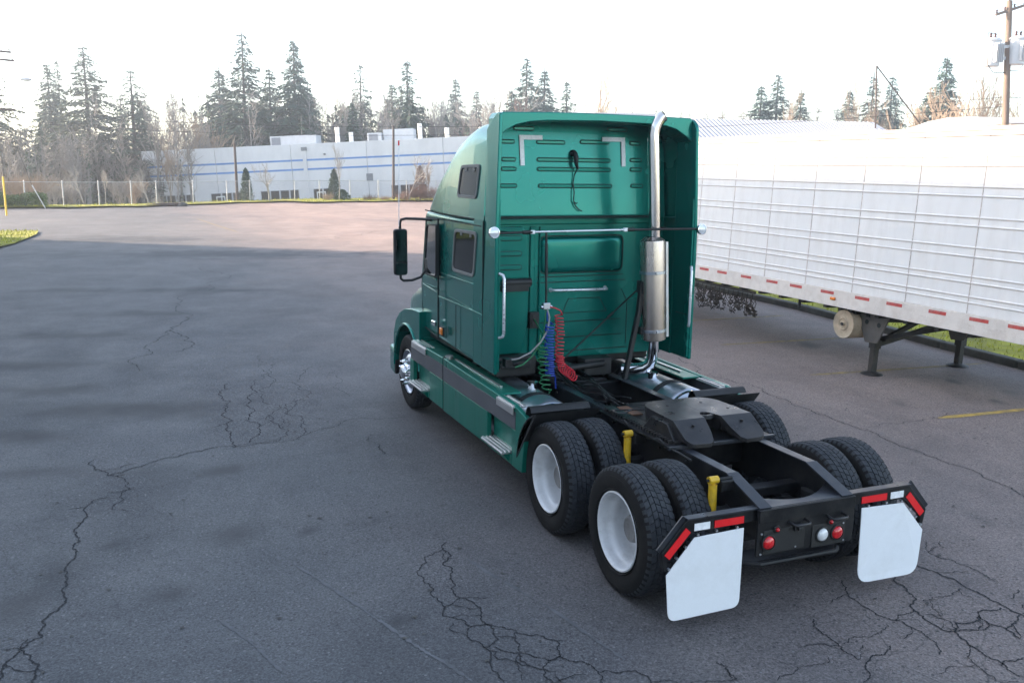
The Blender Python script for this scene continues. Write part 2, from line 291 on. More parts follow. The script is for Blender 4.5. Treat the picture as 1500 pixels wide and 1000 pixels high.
# ------------------------------------------------------------------ the lot, the terrain
EDGE = [(-400,66),(-30,66.4),(-12.9,66.8),(-8.6,66.3),(-3.8,67.9),(3.6,73.4),(10.1,77.3),(20.4,80),(28,80),(60,83),(400,90)]
def edge_y(x):
    for (xa, ya), (xb, yb) in zip(EDGE, EDGE[1:]):
        if xa <= x <= xb: return ya+(yb-ya)*(x-xa)/(xb-xa)
    return EDGE[-1][1]
def asphalt():
    m, t, p, o = nodes('asphalt'); L = t.links.new
    tc = N(t, 'ShaderNodeTexCoord'); P = tc.outputs['Object']
    def noise(sc, det=6, ro=.6, st=(1,1,1), dist=0):
        mp = N(t, 'ShaderNodeMapping'); mp.inputs['Scale'].default_value = st; L(P, mp.inputs[0])
        n = N(t, 'ShaderNodeTexNoise', Scale=sc, Detail=det, Roughness=ro, Distortion=dist); L(mp.outputs[0], n.inputs['Vector']); return n.outputs['Fac']
    c = ramp(t, noise(.16, 4, .62), [(.3, (.068,.071,.076)), (.52, (.083,.085,.090)), (.72, (.100,.100,.102))])
    c = mixc(t, ramp(t, noise(.55, 5, .68, (1,.55,1), .4), [(.40, (.55,)*3), (.56, (0,)*3)]), c, (.050,.052,.057))
    c = mixc(t, ramp(t, noise(2.2, 5, .72), [(.52, (0,)*3), (.78, (.55,)*3)]), c, (.096,.097,.100))
    c = mixc(t, ramp(t, noise(1.3, 5, .75, (.35,1.2,1), .3), [(.58, (0,)*3), (.74, (.5,)*3)]), c, (.042,.043,.047))
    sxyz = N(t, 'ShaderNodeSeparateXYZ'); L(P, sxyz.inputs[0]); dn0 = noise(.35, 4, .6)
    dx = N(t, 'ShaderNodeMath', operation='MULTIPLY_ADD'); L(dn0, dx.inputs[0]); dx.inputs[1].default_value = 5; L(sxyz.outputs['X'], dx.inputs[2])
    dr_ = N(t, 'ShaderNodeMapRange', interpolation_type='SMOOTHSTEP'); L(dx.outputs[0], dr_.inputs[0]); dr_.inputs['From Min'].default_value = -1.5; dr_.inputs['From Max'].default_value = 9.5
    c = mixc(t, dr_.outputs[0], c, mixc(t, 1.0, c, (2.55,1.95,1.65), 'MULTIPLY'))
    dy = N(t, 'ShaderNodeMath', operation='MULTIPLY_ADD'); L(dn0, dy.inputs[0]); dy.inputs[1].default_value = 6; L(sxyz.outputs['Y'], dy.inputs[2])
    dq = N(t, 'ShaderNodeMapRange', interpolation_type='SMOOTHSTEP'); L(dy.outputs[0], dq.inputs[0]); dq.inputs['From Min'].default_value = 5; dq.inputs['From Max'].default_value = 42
    c = mixc(t, dq.outputs[0], c, mixc(t, 1.0, c, (1.40,1.28,1.19), 'MULTIPLY'))  # far lot lightened and warmed in the colour to boost its sunlit look
    # aggregate
    v = N(t, 'ShaderNodeTexVoronoi', Scale=90); L(P, v.inputs['Vector'])
    c = mixc(t, .6, c, mixc(t, 1.0, c, ramp(t, v.outputs['Color'], [(.1, (.42,)*3), (.9, (1.75,)*3)]), 'MULTIPLY'))
    fn = noise(38, 3, .8)
    c = mixc(t, .85, c, mixc(t, 1.0, c, ramp(t, fn, [(.3, (.55,)*3), (.7, (1.45,)*3)]), 'MULTIPLY'))
    v2 = N(t, 'ShaderNodeTexVoronoi', Scale=26); L(P, v2.inputs['Vector']); vs_ = N(t, 'ShaderNodeSeparateColor'); L(v2.outputs['Color'], vs_.inputs[0])
    def fleck(ch, lo, rad, col, amt, c):
        g = N(t, 'ShaderNodeMath', operation='GREATER_THAN'); L(vs_.outputs[ch], g.inputs[0]); g.inputs[1].default_value = lo
        d = N(t, 'ShaderNodeMath', operation='LESS_THAN'); L(v2.outputs['Distance'], d.inputs[0]); d.inputs[1].default_value = rad
        m_ = N(t, 'ShaderNodeMath', operation='MULTIPLY'); L(g.outputs[0], m_.inputs[0]); L(d.outputs[0], m_.inputs[1])
        m2_ = N(t, 'ShaderNodeMath', operation='MULTIPLY'); L(m_.outputs[0], m2_.inputs[0]); m2_.inputs[1].default_value = amt
        return mixc(t, m2_.outputs[0], c, col)
    c = fleck(0, .90, .26, (.20,.20,.20), .7, c); c = fleck(1, .86, .30, (.028,.029,.032), .75, c)
    # oil and rubber stains, and tree-shade bands at left painted into the colour
    at = N(t, 'ShaderNodeAttribute', attribute_name='stain_shade'); acc = at.outputs['Fac']
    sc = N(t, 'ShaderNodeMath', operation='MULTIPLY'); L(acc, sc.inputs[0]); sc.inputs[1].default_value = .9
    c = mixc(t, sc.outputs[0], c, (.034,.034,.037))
    # fine crazing where the surface is worn
    vd = N(t, 'ShaderNodeTexVoronoi', Scale=2.6, feature='DISTANCE_TO_EDGE')
    dn = N(t, 'ShaderNodeTexNoise', Scale=5, Detail=4); L(P, dn.inputs['Vector'])
    dm = mixc(t, .12, P, dn.outputs['Color'], 'ADD'); L(dm, vd.inputs['Vector'])
    line = ramp(t, vd.outputs['Distance'], [(.0, (1,)*3), (.016, (0,)*3)])
    zone = ramp(t, noise(.13, 4, .6), [(.54, (0,)*3), (.64, (.75,)*3)])
    f = N(t, 'ShaderNodeMath', operation='MULTIPLY'); L(line, f.inputs[0]); L(zone, f.inputs[1])
    c = mixc(t, f.outputs[0], c, (.028,.028,.03))
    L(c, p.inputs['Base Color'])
    L(ramp(t, noise(.9, 6, .7), [(.3, (.62,)*3), (.7, (.82,)*3)]), p.inputs['Roughness'])
    b = N(t, 'ShaderNodeBump', Strength=.35, Distance=.006); hh = N(t, 'ShaderNodeMath', operation='ADD'); L(fn, hh.inputs[0]); L(v.outputs['Distance'], hh.inputs[1]); L(hh.outputs[0], b.inputs['Height']); L(b.outputs[0], p.inputs['Normal'])
    return m
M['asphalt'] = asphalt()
M['crack'] = mat('crack_fill', (.020,.021,.024), .9, var=.3)
M['scuff'] = mat('pale_scuff', (.115,.118,.125), .8, var=.35, scale=6)
M['line_yellow'] = mat('worn_yellow_paint', (.52,.34,.07), .7, var=.45, scale=14, dirt=(.11,.105,.10), dirt_amt=.95, dirt_scale=7)
M['line_faint'] = mat('faded_yellow_paint', (.26,.19,.075), .8, var=.4, scale=9, dirt=(.10,.095,.09), dirt_amt=1.0, dirt_scale=5)
M['kerb'] = mat('old_kerb', (.075,.072,.066), .85, var=.4, scale=4, bump=.5, bscale=20)
M['terrain'] = mat('verge_ground', (.10,.095,.05), .95, var=.5, scale=.25, bump=.6, bscale=3)
M['turf'] = mat('mossy_turf', (.30,.29,.025), .95, var=.45, scale=1.2, bump=.7, bscale=18, dirt=(.10,.085,.035), dirt_amt=.7, dirt_scale=.8)
M['blade'] = mat('grass_blade', (.34,.34,.03), .8, var=.4, scale=2)

# terrain sheet to the horizon
xs = [-1500,-600,-250,-120,-80,-60,-45]+[i*3.0-36 for i in range(45)]+[110,140,200,350,700,1500]
ts = [(-1500,-.05),(-300,-.05),(-60,-.05),(-30,-.05),(-8,-.05),(-.6,-.05),(0,.06),(.8,.12),(2.2,.1),(4,-.5),(8,-1.9),(12,-2.5),(20,-2.6),(40,-2.6),(80,-2.2),(140,-1.0),(250,2),(600,6),(1500,8)]
mb = MB(); nx = len(xs); vs = []
for tt, z in ts:
    for x in xs: vs.append((x, edge_y(x)+tt, z+(random.uniform(-.05,.05) if -1 < tt < 12 else 0)))
mb.add(vs, [(k*nx+i, k*nx+i+1, (k+1)*nx+i+1, (k+1)*nx+i) for k in range(len(ts)-1) for i in range(nx-1)])
tag(mb.build('ground', M['terrain'], smooth=60, fix=False), kind='structure')
# asphalt lot
pts = [(-60,-260),(70,-260)]+[(x, edge_y(x)-.3) for x in (70,60,44,28,24,20.4,15,10.1,6,3.6,0,-3.8,-6,-8.6,-12.9,-30,-60)]
from mathutils import noise as mn
GX0, GX1, GY0, GY1, GS = -10.0, 11.0, -6.0, 45.0, .15
gx = int((GX1-GX0)/GS); gy = int((GY1-GY0)/GS); gv = [(GX0+i*GS, GY0+j*GS, 0) for j in range(gy+1) for i in range(gx+1)]
lot = MB().add(gv, [(j*(gx+1)+i, j*(gx+1)+i+1, (j+1)*(gx+1)+i+1, (j+1)*(gx+1)+i) for j in range(gy) for i in range(gx)])
XE, YE = gv[-1][0], gv[-1][1]
for q in ([(-60,-260),(70,-260),(70,GY0),(-60,GY0)], [(-60,GY0),(GX0,GY0),(GX0,YE),(-60,YE)], [(XE,GY0),(70,GY0),(70,YE),(XE,YE)], [(-60,YE),(70,YE)]+pts[2:]): lot.add([(x, y, 0) for x, y in q], [tuple(range(len(q)))])
lme = lot.mesh('parking_lot', None, fix=False); att = lme.attributes.new('stain_shade', 'FLOAT', 'POINT'); st = [0.0]*len(lme.vertices)
for x0, y0, a, b, r in STAINS_AND_SHADE:
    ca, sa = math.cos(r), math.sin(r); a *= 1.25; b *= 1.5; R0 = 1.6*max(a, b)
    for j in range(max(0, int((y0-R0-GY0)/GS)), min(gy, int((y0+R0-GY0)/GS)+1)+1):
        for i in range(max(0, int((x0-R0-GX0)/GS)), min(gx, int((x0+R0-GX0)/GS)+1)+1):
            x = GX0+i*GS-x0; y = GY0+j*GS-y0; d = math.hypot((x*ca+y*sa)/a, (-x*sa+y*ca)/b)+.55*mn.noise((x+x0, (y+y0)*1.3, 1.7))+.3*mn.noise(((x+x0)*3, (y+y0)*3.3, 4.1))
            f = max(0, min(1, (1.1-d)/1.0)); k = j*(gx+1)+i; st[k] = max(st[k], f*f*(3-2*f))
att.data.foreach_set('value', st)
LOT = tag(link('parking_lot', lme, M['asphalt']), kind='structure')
def fract(pts, it, amp):
    pts = [Vector((*p, 0)) for p in pts]
    for k in range(it):
        out = [pts[0]]
        for a, b in zip(pts, pts[1:]):
            d = b-a; nrm = Vector((-d.y, d.x, 0)); out += [(a+b)/2+nrm*random.uniform(-amp, amp), b]
        pts = out
    return pts
def strip(pts, w0, z, wj=.6, mb=None):
    mb = mb or MB(); vs = []; n = len(pts)
    for i, p in enumerate(pts):
        d = pts[min(i+1, n-1)]-pts[max(i-1, 0)]; d.normalize(); nr = Vector((-d.y, d.x, 0))
        w = w0*random.uniform(1-wj, 1+wj)*(0.35 if i in (0, n-1) else 1)
        vs += [(p.x+nr.x*w, p.y+nr.y*w, z), (p.x-nr.x*w, p.y-nr.y*w, z)]
    return mb.add(vs, [(2*i, 2*i+1, 2*i+3, 2*i+2) for i in range(n-1)])
for w, pl in CRACKS:
    far = min(1.0+max(0, (pl[0][1]-2)*.035), 2.0)
    mb = strip(fract(pl, 5, .20), (.0046*w*far), .004)
    for k in range(len(pl)):            # short side cracks
        if random.random() < .22:
            a = Vector((*pl[k], 0)); ang = random.uniform(0, 2*PI); ln = random.uniform(.12, .4)
            strip(fract([(a.x, a.y), (a.x+ln*math.cos(ang), a.y+ln*math.sin(ang))], 3, .25), .0035*w*far, .0045, mb=mb)
    mb.build('crack', M['crack'], LOT, fix=False)
for pl in SCUFFS:
    strip(fract(pl, 4, .02), .012, .003, .9).build('scuff_mark', M['scuff'], LOT, fix=False)
for a, b, w in (((5.76,8.46),(8.9,8.25),.05),((5.65,5.77),(9.3,5.48),.05),((5.52,3.02),(9.2,2.85),.055),((6.2,11.05),(9.3,11.0),.05),((5.9,13.7),(9.4,13.7),.05),((.2,40.5),(-.9,52),.05)):
    strip(fract([a, b], 4, .004), w, .0035, .25).build('parking_line', M['line_yellow' if b[1] < 2.9 else 'line_faint'], LOT, fix=False)
mb = MB()
for k in range(1100):                    # grit and leaf scraps
    x = random.uniform(-8, 9); y = random.uniform(-5, 16); s = random.uniform(.006, .02); a = random.uniform(0, PI)
    mb.add([(x+s*math.cos(a+q*PI/2)*(1+.6*(q%2)), y+s*math.sin(a+q*PI/2), .006+.004*(q%2)) for q in range(4)], [(0,1,2,3)])
tag(mb.build('grit', M['kerb'], LOT, fix=False), kind='stuff')
# kerb and turf behind the trailer, turf island far left, rough grass along the lot's edge
kb = [(9.35,-6),(9.5,3),(9.55,5),(9.7,6.8),(10.0,9),(10.3,11.6),(10.35,14),(10.4,22),(10.4,30)]
i = 0
for (xa, ya), (xb, yb) in zip(kb, kb[1:]):
    n = max(1, round((yb-ya)/1.8))
    for k in range(n):
        A = Vector((xa+(xb-xa)*k/n, ya+(yb-ya)*k/n, .04)); B = Vector((xa+(xb-xa)*(k+.985)/n, ya+(yb-ya)*(k+.985)/n, .04))
        if i == 0: KERB = tag(empty('kerb', (9.5, 3, 0)), kind='structure')
        o = MB().bar(A-Vector((9.5,3,0)), B-Vector((9.5,3,0)), .2, .2).build('kerb_stone', M['kerb'], KERB, bevel=.03); i += 1
def turf(name, poly, z, n, label, h=(.03,.09)):
    mb = MB().add([(x, y, z+random.uniform(-.01,.01)) for x, y in poly], [tuple(range(len(poly)))])
    o = tag(mb.build(name, M['turf'], fix=False), kind='structure')
    xs_ = [p[0] for p in poly]; ys_ = [p[1] for p in poly]; g = MB(); c = 0
    def inside(x, y):
        r = False
        for (xa, ya), (xb, yb) in zip(poly, poly[1:]+poly[:1]):
            if (ya > y) != (yb > y) and x < (xb-xa)*(y-ya)/(yb-ya)+xa: r = not r
        return r
    while c < n:
        x = random.uniform(min(xs_), max(xs_)); y = random.uniform(min(ys_), max(ys_)); c += 1
        if not inside(x, y): continue
        a = random.uniform(0, PI*2); hh = random.uniform(*h); w = hh*.12+.004; l = Vector((random.gauss(0,.35), random.gauss(0,.35), 1))*hh
        g.add([(x-w*math.cos(a), y-w*math.sin(a), z), (x+w*math.cos(a), y+w*math.sin(a), z), (x+l.x, y+l.y, z+l.z)], [(0,1,2)])
    tag(g.build('grass', M['blade'], o, fix=False), kind='stuff')
turf('grass_verge', [(9.45,-6),(9.6,3),(9.65,5),(9.8,6.8),(10.1,9),(10.4,11.6),(10.45,14),(10.5,30),(16,30),(16,-6)], .1, 16000, '')
turf('grass_island', [(-30,33.2),(-9.3,33.4),(-8.9,35.5),(-8.5,40),(-8.6,42.5),(-10.2,42.8),(-30,43)], .06, 9000, '', (.05,.14))
turf('edge_grass', [(x, edge_y(x)-.7-.5*math.sin(x*1.3)-(3.2 if 8 < x < 30 else 0)) for x in [i*1.5-40 for i in range(60)]]+[(x, edge_y(x)+2.5) for x in [48.5-i*1.5 for i in range(60)]], .13, 16000, '', (.06,.22))
# ------------------------------------------------------------------ wheels
TR = tag(empty('semi_truck', (0,0,0)), 'dark green sleeper tractor truck seen from behind, parked without a trailer', 'truck')
def tyre_mesh(seed=0):
    prof = [(.302,.085),(.306,.108),(.322,.119),(.36,.134),(.405,.140),(.45,.136),(.48,.126),(.497,.115),(.503,.104)]
    prof = prof+[(.500,.10),(.500,-.10)]+[(r, -h) for r, h in prof[::-1]]
    a = MB().lathe(prof, n=64)
    for rr, w in ((.335,.005),(.44,.004)):     # moulded sidewall rings
        for sgn in (1, -1): a.lathe([(rr-.006, sgn*.128), (rr, sgn*(.128+w+.006)), (rr+.006, sgn*.131)], n=64)
    return a.mesh('tyre', 40)
def tread_mesh():
    mb = MB(); nb = 54; ribs = [(-.106,-.068),(-.062,-.024),(-.018,.018),(.024,.062),(.068,.106)]
    for k, (x0, x1) in enumerate(ribs):
        for i in range(nb):
            a0 = 2*PI*(i+.06+(k%2)*.5)/nb; a1 = 2*PI*(i+.94+(k%2)*.5)/nb; sk = .25*2*PI/nb*(1 if k < 3 else -1); vs = []
            ro = .516 if 0 < k < 4 else .513
            for r in (.497, ro):
                for x, a in ((x0, a0), (x1, a0+sk), (x1, a1+sk), (x0, a1)):
                    rr = r-(.007 if (k == 0 and x == x0) or (k == 4 and x == x1) else 0)
                    vs.append((x, rr*math.cos(a), rr*math.sin(a)))
            mb.add(vs, [(4,5,6,7),(0,1,5,4),(1,2,6,5),(2,3,7,6),(3,0,4,7)])
        if k in (0, 4):                        # shoulder lugs
            s = -1 if k == 0 else 1
            for i in range(nb):
                a = 2*PI*(i+.5)/nb; d = .3*2*PI/nb; vs = [(s*x, r*math.cos(b), r*math.sin(b)) for x, r in ((.104,.508),(.121,.492),(.126,.478)) for b in (a-d, a+d)]
                vs = [(v[0]+s*.003, v[1], v[2]) for v in vs]; mb.add(vs, [(0,1,3,2),(2,3,5,4)])
    return mb.mesh('tread', None)
T_ME, TD_ME = tyre_mesh(), tread_mesh()
# dished rear rim, axis +x is outward
rimO = MB().lathe([(.318,.116),(.319,.128),(.309,.133),(.299,.128),(.291,.10),(.284,.07),(.279,.045),(.272,.04),(.262,.02),(.256,.0),(.260,-.04),(.254,-.09),(.238,-.125),(.20,-.142),(.165,-.146),(.150,-.144)], n=48)
RIM_OUT = rimO.mesh('wheel', 50)
RIM_IN = MB().lathe([(.300,.128),(.309,.124),(.310,.114),(.29,.104),(.275,.06),(.26,.02),(.20,.0),(.12,0),(.0,0)], n=40).mesh('wheel', 50)
RIM_FR = MB().lathe([(.300,.128),(.309,.124),(.310,.114),(.292,.106),(.283,.075),(.272,.055),(.262,.075),(.235,.105),(.20,.125),(.165,.132),(.12,.132)], n=48).mesh('wheel', 50)
hubO = MB().lathe([(.16,-.147),(.145,-.125),(.125,-.11),(.114,-.07),(.110,-.01),(.104,.004),(.088,.012),(.07,.006),(.0,.006)], n=24)
HUB_OUT = hubO.mesh('hub', 40)
ln = MB()
for i in range(10):
    a = 2*PI*(i+.5)/10; c = V(0, .181*math.cos(a), .181*math.sin(a)); ln.cyl(c+V(-.146,0,0), c+V(-.115,0,0), .016, 6).cyl(c+V(-.12,0,0), c+V(-.10,0,0), .009, 6)
NUT_OUT = ln.mesh('lug_nuts')
HUB_FR = MB().lathe([(.13,.12),(.122,.15),(.10,.17),(.098,.20),(.085,.222),(.05,.235),(.0,.238)], n=24).mesh('hub', 40)
ln = MB()
for i in range(10):
    a = 2*PI*(i+.5)/10; c = V(0, .165*math.cos(a), .165*math.sin(a)); ln.cyl(c+V(.125,0,0), c+V(.16,0,0), .022, 8).cyl(c+V(.16,0,0), c+V(.215,0,0), .019, 8, .008)
NUT_FR = ln.mesh('lug_nuts', 40)
HOLE = MB().lathe([(0,.004),(.026,.004),(.030,-.004)], (-.138,.216,0), (1,0,0), 16).mesh('hand_hole')
def wheel(loc, left, kind):
    me = {'o': RIM_OUT, 'i': RIM_IN, 'f': RIM_FR}[kind]
    w = link('wheel', me, M['alu'] if kind == 'f' else M['rim'], TR, loc=loc); w.rotation_euler = (random.uniform(0, 6), 0, PI if left else 0)
    link('tyre', T_ME, M['rubber'], w); link('tread', TD_ME, M['tread'], w)
    if kind == 'o': link('hub', HUB_OUT, M['hubm'], w)
    if kind == 'o':
        for i in range(5): link('hand_hole', HOLE, M['seam'], w).rotation_euler = (2*PI*i/5, 0, 0)
    if kind == 'o': link('lug_nuts', NUT_OUT, M['grease'], w)
    if kind == 'f': link('hub', HUB_FR, M['chrome'], w); link('lug_nuts', NUT_FR, M['chrome'], w)
for y in (0, 1.32):
    for s in (-1, 1):
        wheel((s*1.075, y, .514), s < 0, 'o'); wheel((s*.742, y, .514), s < 0, 'i')
for s in (-1, 1): wheel((s*1.03, 6.02, .514), s < 0, 'f')

# ------------------------------------------------------------------ chassis
for s in (-1, 1):
    p = [(-.75,.62),(6.9,.72),(6.9,1.0),(-.34,1.0),(-.75,.862)]
    r = MB().prism(p, 'x', s*.415, s*.43).build('frame_rail', M['frame'], TR, bevel=.004)
    MB().bar((s*.385,-.335,1.004),(s*.385,6.9,1.004), .09, .012).build('top_flange', M['frame_blue'], r)
    MB().bar((s*.385,-.335,1.004),(s*.385,-.765,.868), .105, .014).build('tail_flange', M['frame_blue'], r)
    b = MB()
    for i in range(9):
        y = -.2+i*.42; b.cyl((s*.428, y, .93), (s*.447, y, .93), .014, 6).cyl((s*.428, y+.05, .78), (s*.447, y+.05, .78), .014, 6)
    b.build('bolts', M['grease'], r)
for y, z0, z1 in ((-.12,.70,.78),(.66,.72,.96),(1.85,.72,.98),(2.9,.72,.97),(4.2,.7,.95)):
    MB().bx(-.415,.415,y-.06,y+.06,z0,z1).build('crossmember', M['frame'], TR, bevel=.01)
MB().bx(-.415,.415,-.30,2.2,.40,.44).build('belly_plate', M['frame'], TR)
arc = [(.43-.86*i/16, -.46-.21*math.sin(PI*i/16)) for i in range(17)]
MB().prism([(-.43,-.752),(.43,-.752)]+arc, 'z', .858, .868).build('tail_plate', M['frame_blue'], TR, bevel=.003)
TB = MB().bx(-.455,.455,-.775,-.753,.50,.866).build('tail_board', M['frame'], TR, bevel=.004)
MB().bx(-.45,.45,-.785,-.776,.765,.864).build('upper_strip', M['frame'], TB, bevel=.003)
MB().bx(-.40,-.02,-.781,-.776,.515,.70).build('lamp_panel', M['black'], TB, bevel=.004)
MB().bx(.05,.37,-.781,-.776,.50,.68).build('lamp_panel', M['black'], TB, bevel=.004)
MB().tube([(-.5,-.70,.43),(-.42,-.78,.44),(.30,-.78,.44),(.36,-.72,.43)], .02, 8).build('lower_bar', M['frame'], TR, smooth=40)
MB().bx(-.52,.40,-.70,-.5,.40,.43).build('lower_tray', M['frame'], TR, bevel=.005)
def lamp(x, z, r, m, nm):
    c = MB().lathe([(0,.028),(r*.5,.025),(r*.85,.016),(r,.004),(r,0)], (x,-.782,z), (0,-1,0), 24).build(nm, M[m], TB, smooth=50)
    g = MB().lathe([(r,.002),(r+.004,.012),(r+.012,.010),(r+.014,0)], (x,-.782,z), (0,-1,0), 24).build('grommet', M['black'], TB, smooth=50)
lamp(-.355,.605,.052,'red_lens','tail_lamp'); lamp(.292,.592,.052,'red_lens','tail_lamp'); lamp(.150,.594,.052,'white_lens','reverse_lamp')
lamp(-.285,.700,.017,'red_lens','marker_lamp'); lamp(.22,.690,.017,'red_lens','marker_lamp')
for x in (-.095, .26):
    MB().tube([(x-.075,-.775,.742),(x-.075,-.83,.735),(x-.06,-.85,.733),(x+.06,-.85,.733),(x+.075,-.83,.735),(x+.075,-.775,.742)], .011, 8).build('tow_hook', M['grease'], TR, smooth=50)
MB().bx(-.13,-.05,-.80,-.775,.665,.72).bx(-.11,-.07,-.82,-.8,.672,.70).build('trailer_socket', M['black'], TR, bevel=.006)
sb = MB()
for x, z in ((-.42,.68),(-.42,.52),(-.1,.535),(.35,.66),(.36,.52),(-.3,.84),(.3,.84)): sb.cyl((x,-.776,z),(x,-.784,z),.008,6)
sb.build('screws', M['alu'], TB)
# flap hangers, flaps, reflectors
def rounded(poly, idx, r, n=5):
    out = []
    for i, p in enumerate(poly):
        if i not in idx: out.append(p); continue
        a = Vector(poly[i-1])-Vector(p); b = Vector(poly[(i+1)%len(poly)])-Vector(p); a.normalize(); b.normalize(); P = Vector(p)
        p0 = P+a*r; p2 = P+b*r
        for k in range(n+1):
            t = k/n; q = p0*(1-t)**2+P*2*t*(1-t)+p2*t*t; out.append((q.x, q.y))
    return out
for s in (-1, 1):
    hp = [(.43,.862),(1.045,.862),(1.25,.635),(1.225,.49),(1.20,.495),(1.19,.585),(.99,.752),(.43,.772)]
    h = MB().prism([(s*x, z) for x, z in hp], 'y', -.735, -.690).build('flap_hanger', M['frame'], TR, bevel=.005)
    MB().bar((s*.43,-.715,.868),(s*1.05,-.715,.868), .07, .012).bar((s*1.05,-.715,.868),(s*1.255,-.715,.638), .07, .012, (0,-1,0)).build('hanger_top', M['frame_blue'], h)
    dx = .0 if s < 0 else -.03
    fp = rounded([(1.212,.47),(.985,.725),(.557,.738),(.572+dx,.125),(1.188+dx,.115)], (3, 4), .07 if s < 0 else .11)
    fl = MB().prism([(s*x, z) for x, z in fp], 'y', -.748, -.740)
    fl.v = [(x, y-.10*max(0, .7-z)**2*(1.2 if s > 0 else .6), z) for x, y, z in fl.v]
    tag(fl.build('mud_flap', M['flap'], TR, bevel=.002), 'white mud flap')
    MB().bx(min(s*.557,s*.812), max(s*.557,s*.812), -.741, -.7355, .772, .826).build('red_reflector', M['red_tape'], h)
    MB().bx(min(s*.852,s*.985), max(s*.852,s*.985), -.741, -.7355, .772, .826).build('white_reflector', M['white_tape'], h)
    MB().bar((s*1.035,-.738,.785),(s*1.205,-.738,.602), .006, .055, (s,0,1)).build('red_reflector', M['red_tape'], h)
    b = MB()
    for x, z in ((.62,.752),(.80,.752),(.96,.745),(1.06,.665),(1.13,.59),(1.19,.515)): b.cyl((s*x,-.735,z),(s*x,-.756,z),.010,8)
    b.build('bolts', M['alu'], h)
# axles, suspension
for y in (0, 1.32, 6.02):
    a = MB().cyl((-.95,y,.514),(.95,y,.514),.075,16)
    if y < 3: a.lathe([(.0,-.22),(.12,-.18),(.19,-.06),(.19,.06),(.12,.18),(.0,.22)], (0,y,.53), (0,1,0), 20).cyl((0,y,.55),(0,y+.45,.62),.09,12)
    a.build('axle', M['frame'], TR, smooth=40)
for s in (-1, 1):
    for y in (0, 1.32):
        MB().lathe([(.08,-.1),(.125,-.08),(.13,-.02),(.115,0),(.13,.02),(.125,.09),(.08,.11)], (s*.50,y-.3,.66), (0,0,1), 20).build('air_spring', M['black'], TR, smooth=50)
        MB().bar((s*.5,y-.42,.50),(s*.46,y+.55,.62), .08, .05).build('suspension_arm', M['frame'], TR, bevel=.01)
    for y in ((.905, -.405) if s < 0 else ()):
        o = MB().cyl((s*.60,y,.52),(s*.60,y+.01,.96),.033,14).cyl((s*.60,y,.40),(s*.60,y,.55),.022,10).build('shock_absorber', M['yellow'], TR, smooth=40)
        MB().cyl((s*.56,y+.01,.995),(s*.64,y+.01,.995),.030,12).cyl((s*.60,y+.01,.95),(s*.60,y+.01,.98),.018,8).build('shock_eye', M['yellow'], o, smooth=40)
        MB().cyl((s*.43,y+.01,.995),(s*.665,y+.01,.995),.013,8).build('shock_bolt', M['frame'], o, smooth=40)
        MB().bx(min(s*.43,s*.55),max(s*.43,s*.55),y-.03,y+.05,.90,.99).build('shock_bracket', M['frame'], o, bevel=.01)
MB().cyl((0,.5,.62),(0,4.2,.72),.06,12).build('drive_shaft', M['frame'], TR, smooth=40)
MB().lathe([(.0,-.24),(.16,-.22),(.17,.22),(.0,.24)], (0,.66,.55), (1,0,0), 20).build('air_tank', M['frame'], TR, smooth=40)
# fifth wheel and its mounting
bp = MB().bx(-.53,.53,.36,1.62,1.012,1.028).build('mount_plate', M['frame'], TR, bevel=.003)
MB().bx(-.54,.55,.325,.36,1.0,1.035).build('plate_edge', M['frame_blue'], bp, bevel=.005)
for s in (-1, 1):
    MB().bx(s*.40-.045,s*.40+.045,.38,1.64,1.028,1.05).build('slide_rail', M['grease'], bp, bevel=.004)
    tk = MB()
    for i in range(26): y = .42+i*.046; tk.bx(s*.465-.022, s*.465+.022, y, y+.026, 1.028, 1.058)
    tag(tk.build('rack_teeth', M['grease'], bp), kind='stuff')
    MB().prism([(.42,1.03),(.95,1.03),(.82,1.17),(.55,1.17)], 'x', s*.43, s*.37).build('pivot_bracket', M['grease'], bp, bevel=.01)
MB().bx(-.34,-.22,1.30,1.6,1.03,1.045).bx(.1,.2,1.25,1.5,1.03,1.045).build('rust_plate', M['rust'], bp)
MB().tube([(-.5,1.35,1.09),(-.36,1.28,1.10),(-.15,1.15,1.12)], .008, 6).tube([(-.5,1.35,1.09),(-.56,1.30,1.11),(-.54,1.22,1.10),(-.47,1.22,1.09),(-.36,1.28,1.10)], .008, 6).build('release_handle', M['grease'], bp, smooth=50)
def fz(y): return 1.205 if y > .5 else 1.205-(.5-y)*.40
def ft(x, y): return fz(y)
def arcp(cx, cy, r, a0, a1, n=6): return [(cx+r*math.cos(R(a0+(a1-a0)*i/n)), cy+r*math.sin(R(a0+(a1-a0)*i/n))) for i in range(n+1)]
FW = MB()
for s in (-1, 1):
    main = [(0,1.145),(.20,1.14)]+arcp(.24,.93,.205,80,8,6)+[(.455,.78),(.465,.50),(.095,.50),(.07,.60),(.035,.65),(0,.662)]
    horn = [(.095,.50),(.465,.50),(.462,.34)]+arcp(.36,.235,.10,0,-80,5)+[(.21,.13),(.16,.17),(.125,.30)]
    for poly in (main, horn):
        n = len(poly); top = [(s*x, y, fz(y)) for x, y in poly]; mid = [(s*(x*1.0), y, fz(y)-.035) for x, y in poly]
        cx = sum(p[0] for p in poly)/n; cy = sum(p[1] for p in poly)/n
        bot = [(s*(cx+(x-cx)*.93), cy+(y-cy)*.95, max(1.055, fz(y)-(.13 if y > .4 else .10))) for x, y in poly]
        vs = top+mid+bot
        FW.add(vs, [tuple(range(n))]+[(k*n+i, k*n+(i+1)%n, (k+1)*n+(i+1)%n, (k+1)*n+i) for k in (0, 1) for i in range(n)]+[tuple(range(2*n, 3*n))[::-1]])
FW.v = [(x*.87, y if y > .5 else .5-(.5-y)*.70, z) for x, y, z in FW.v]
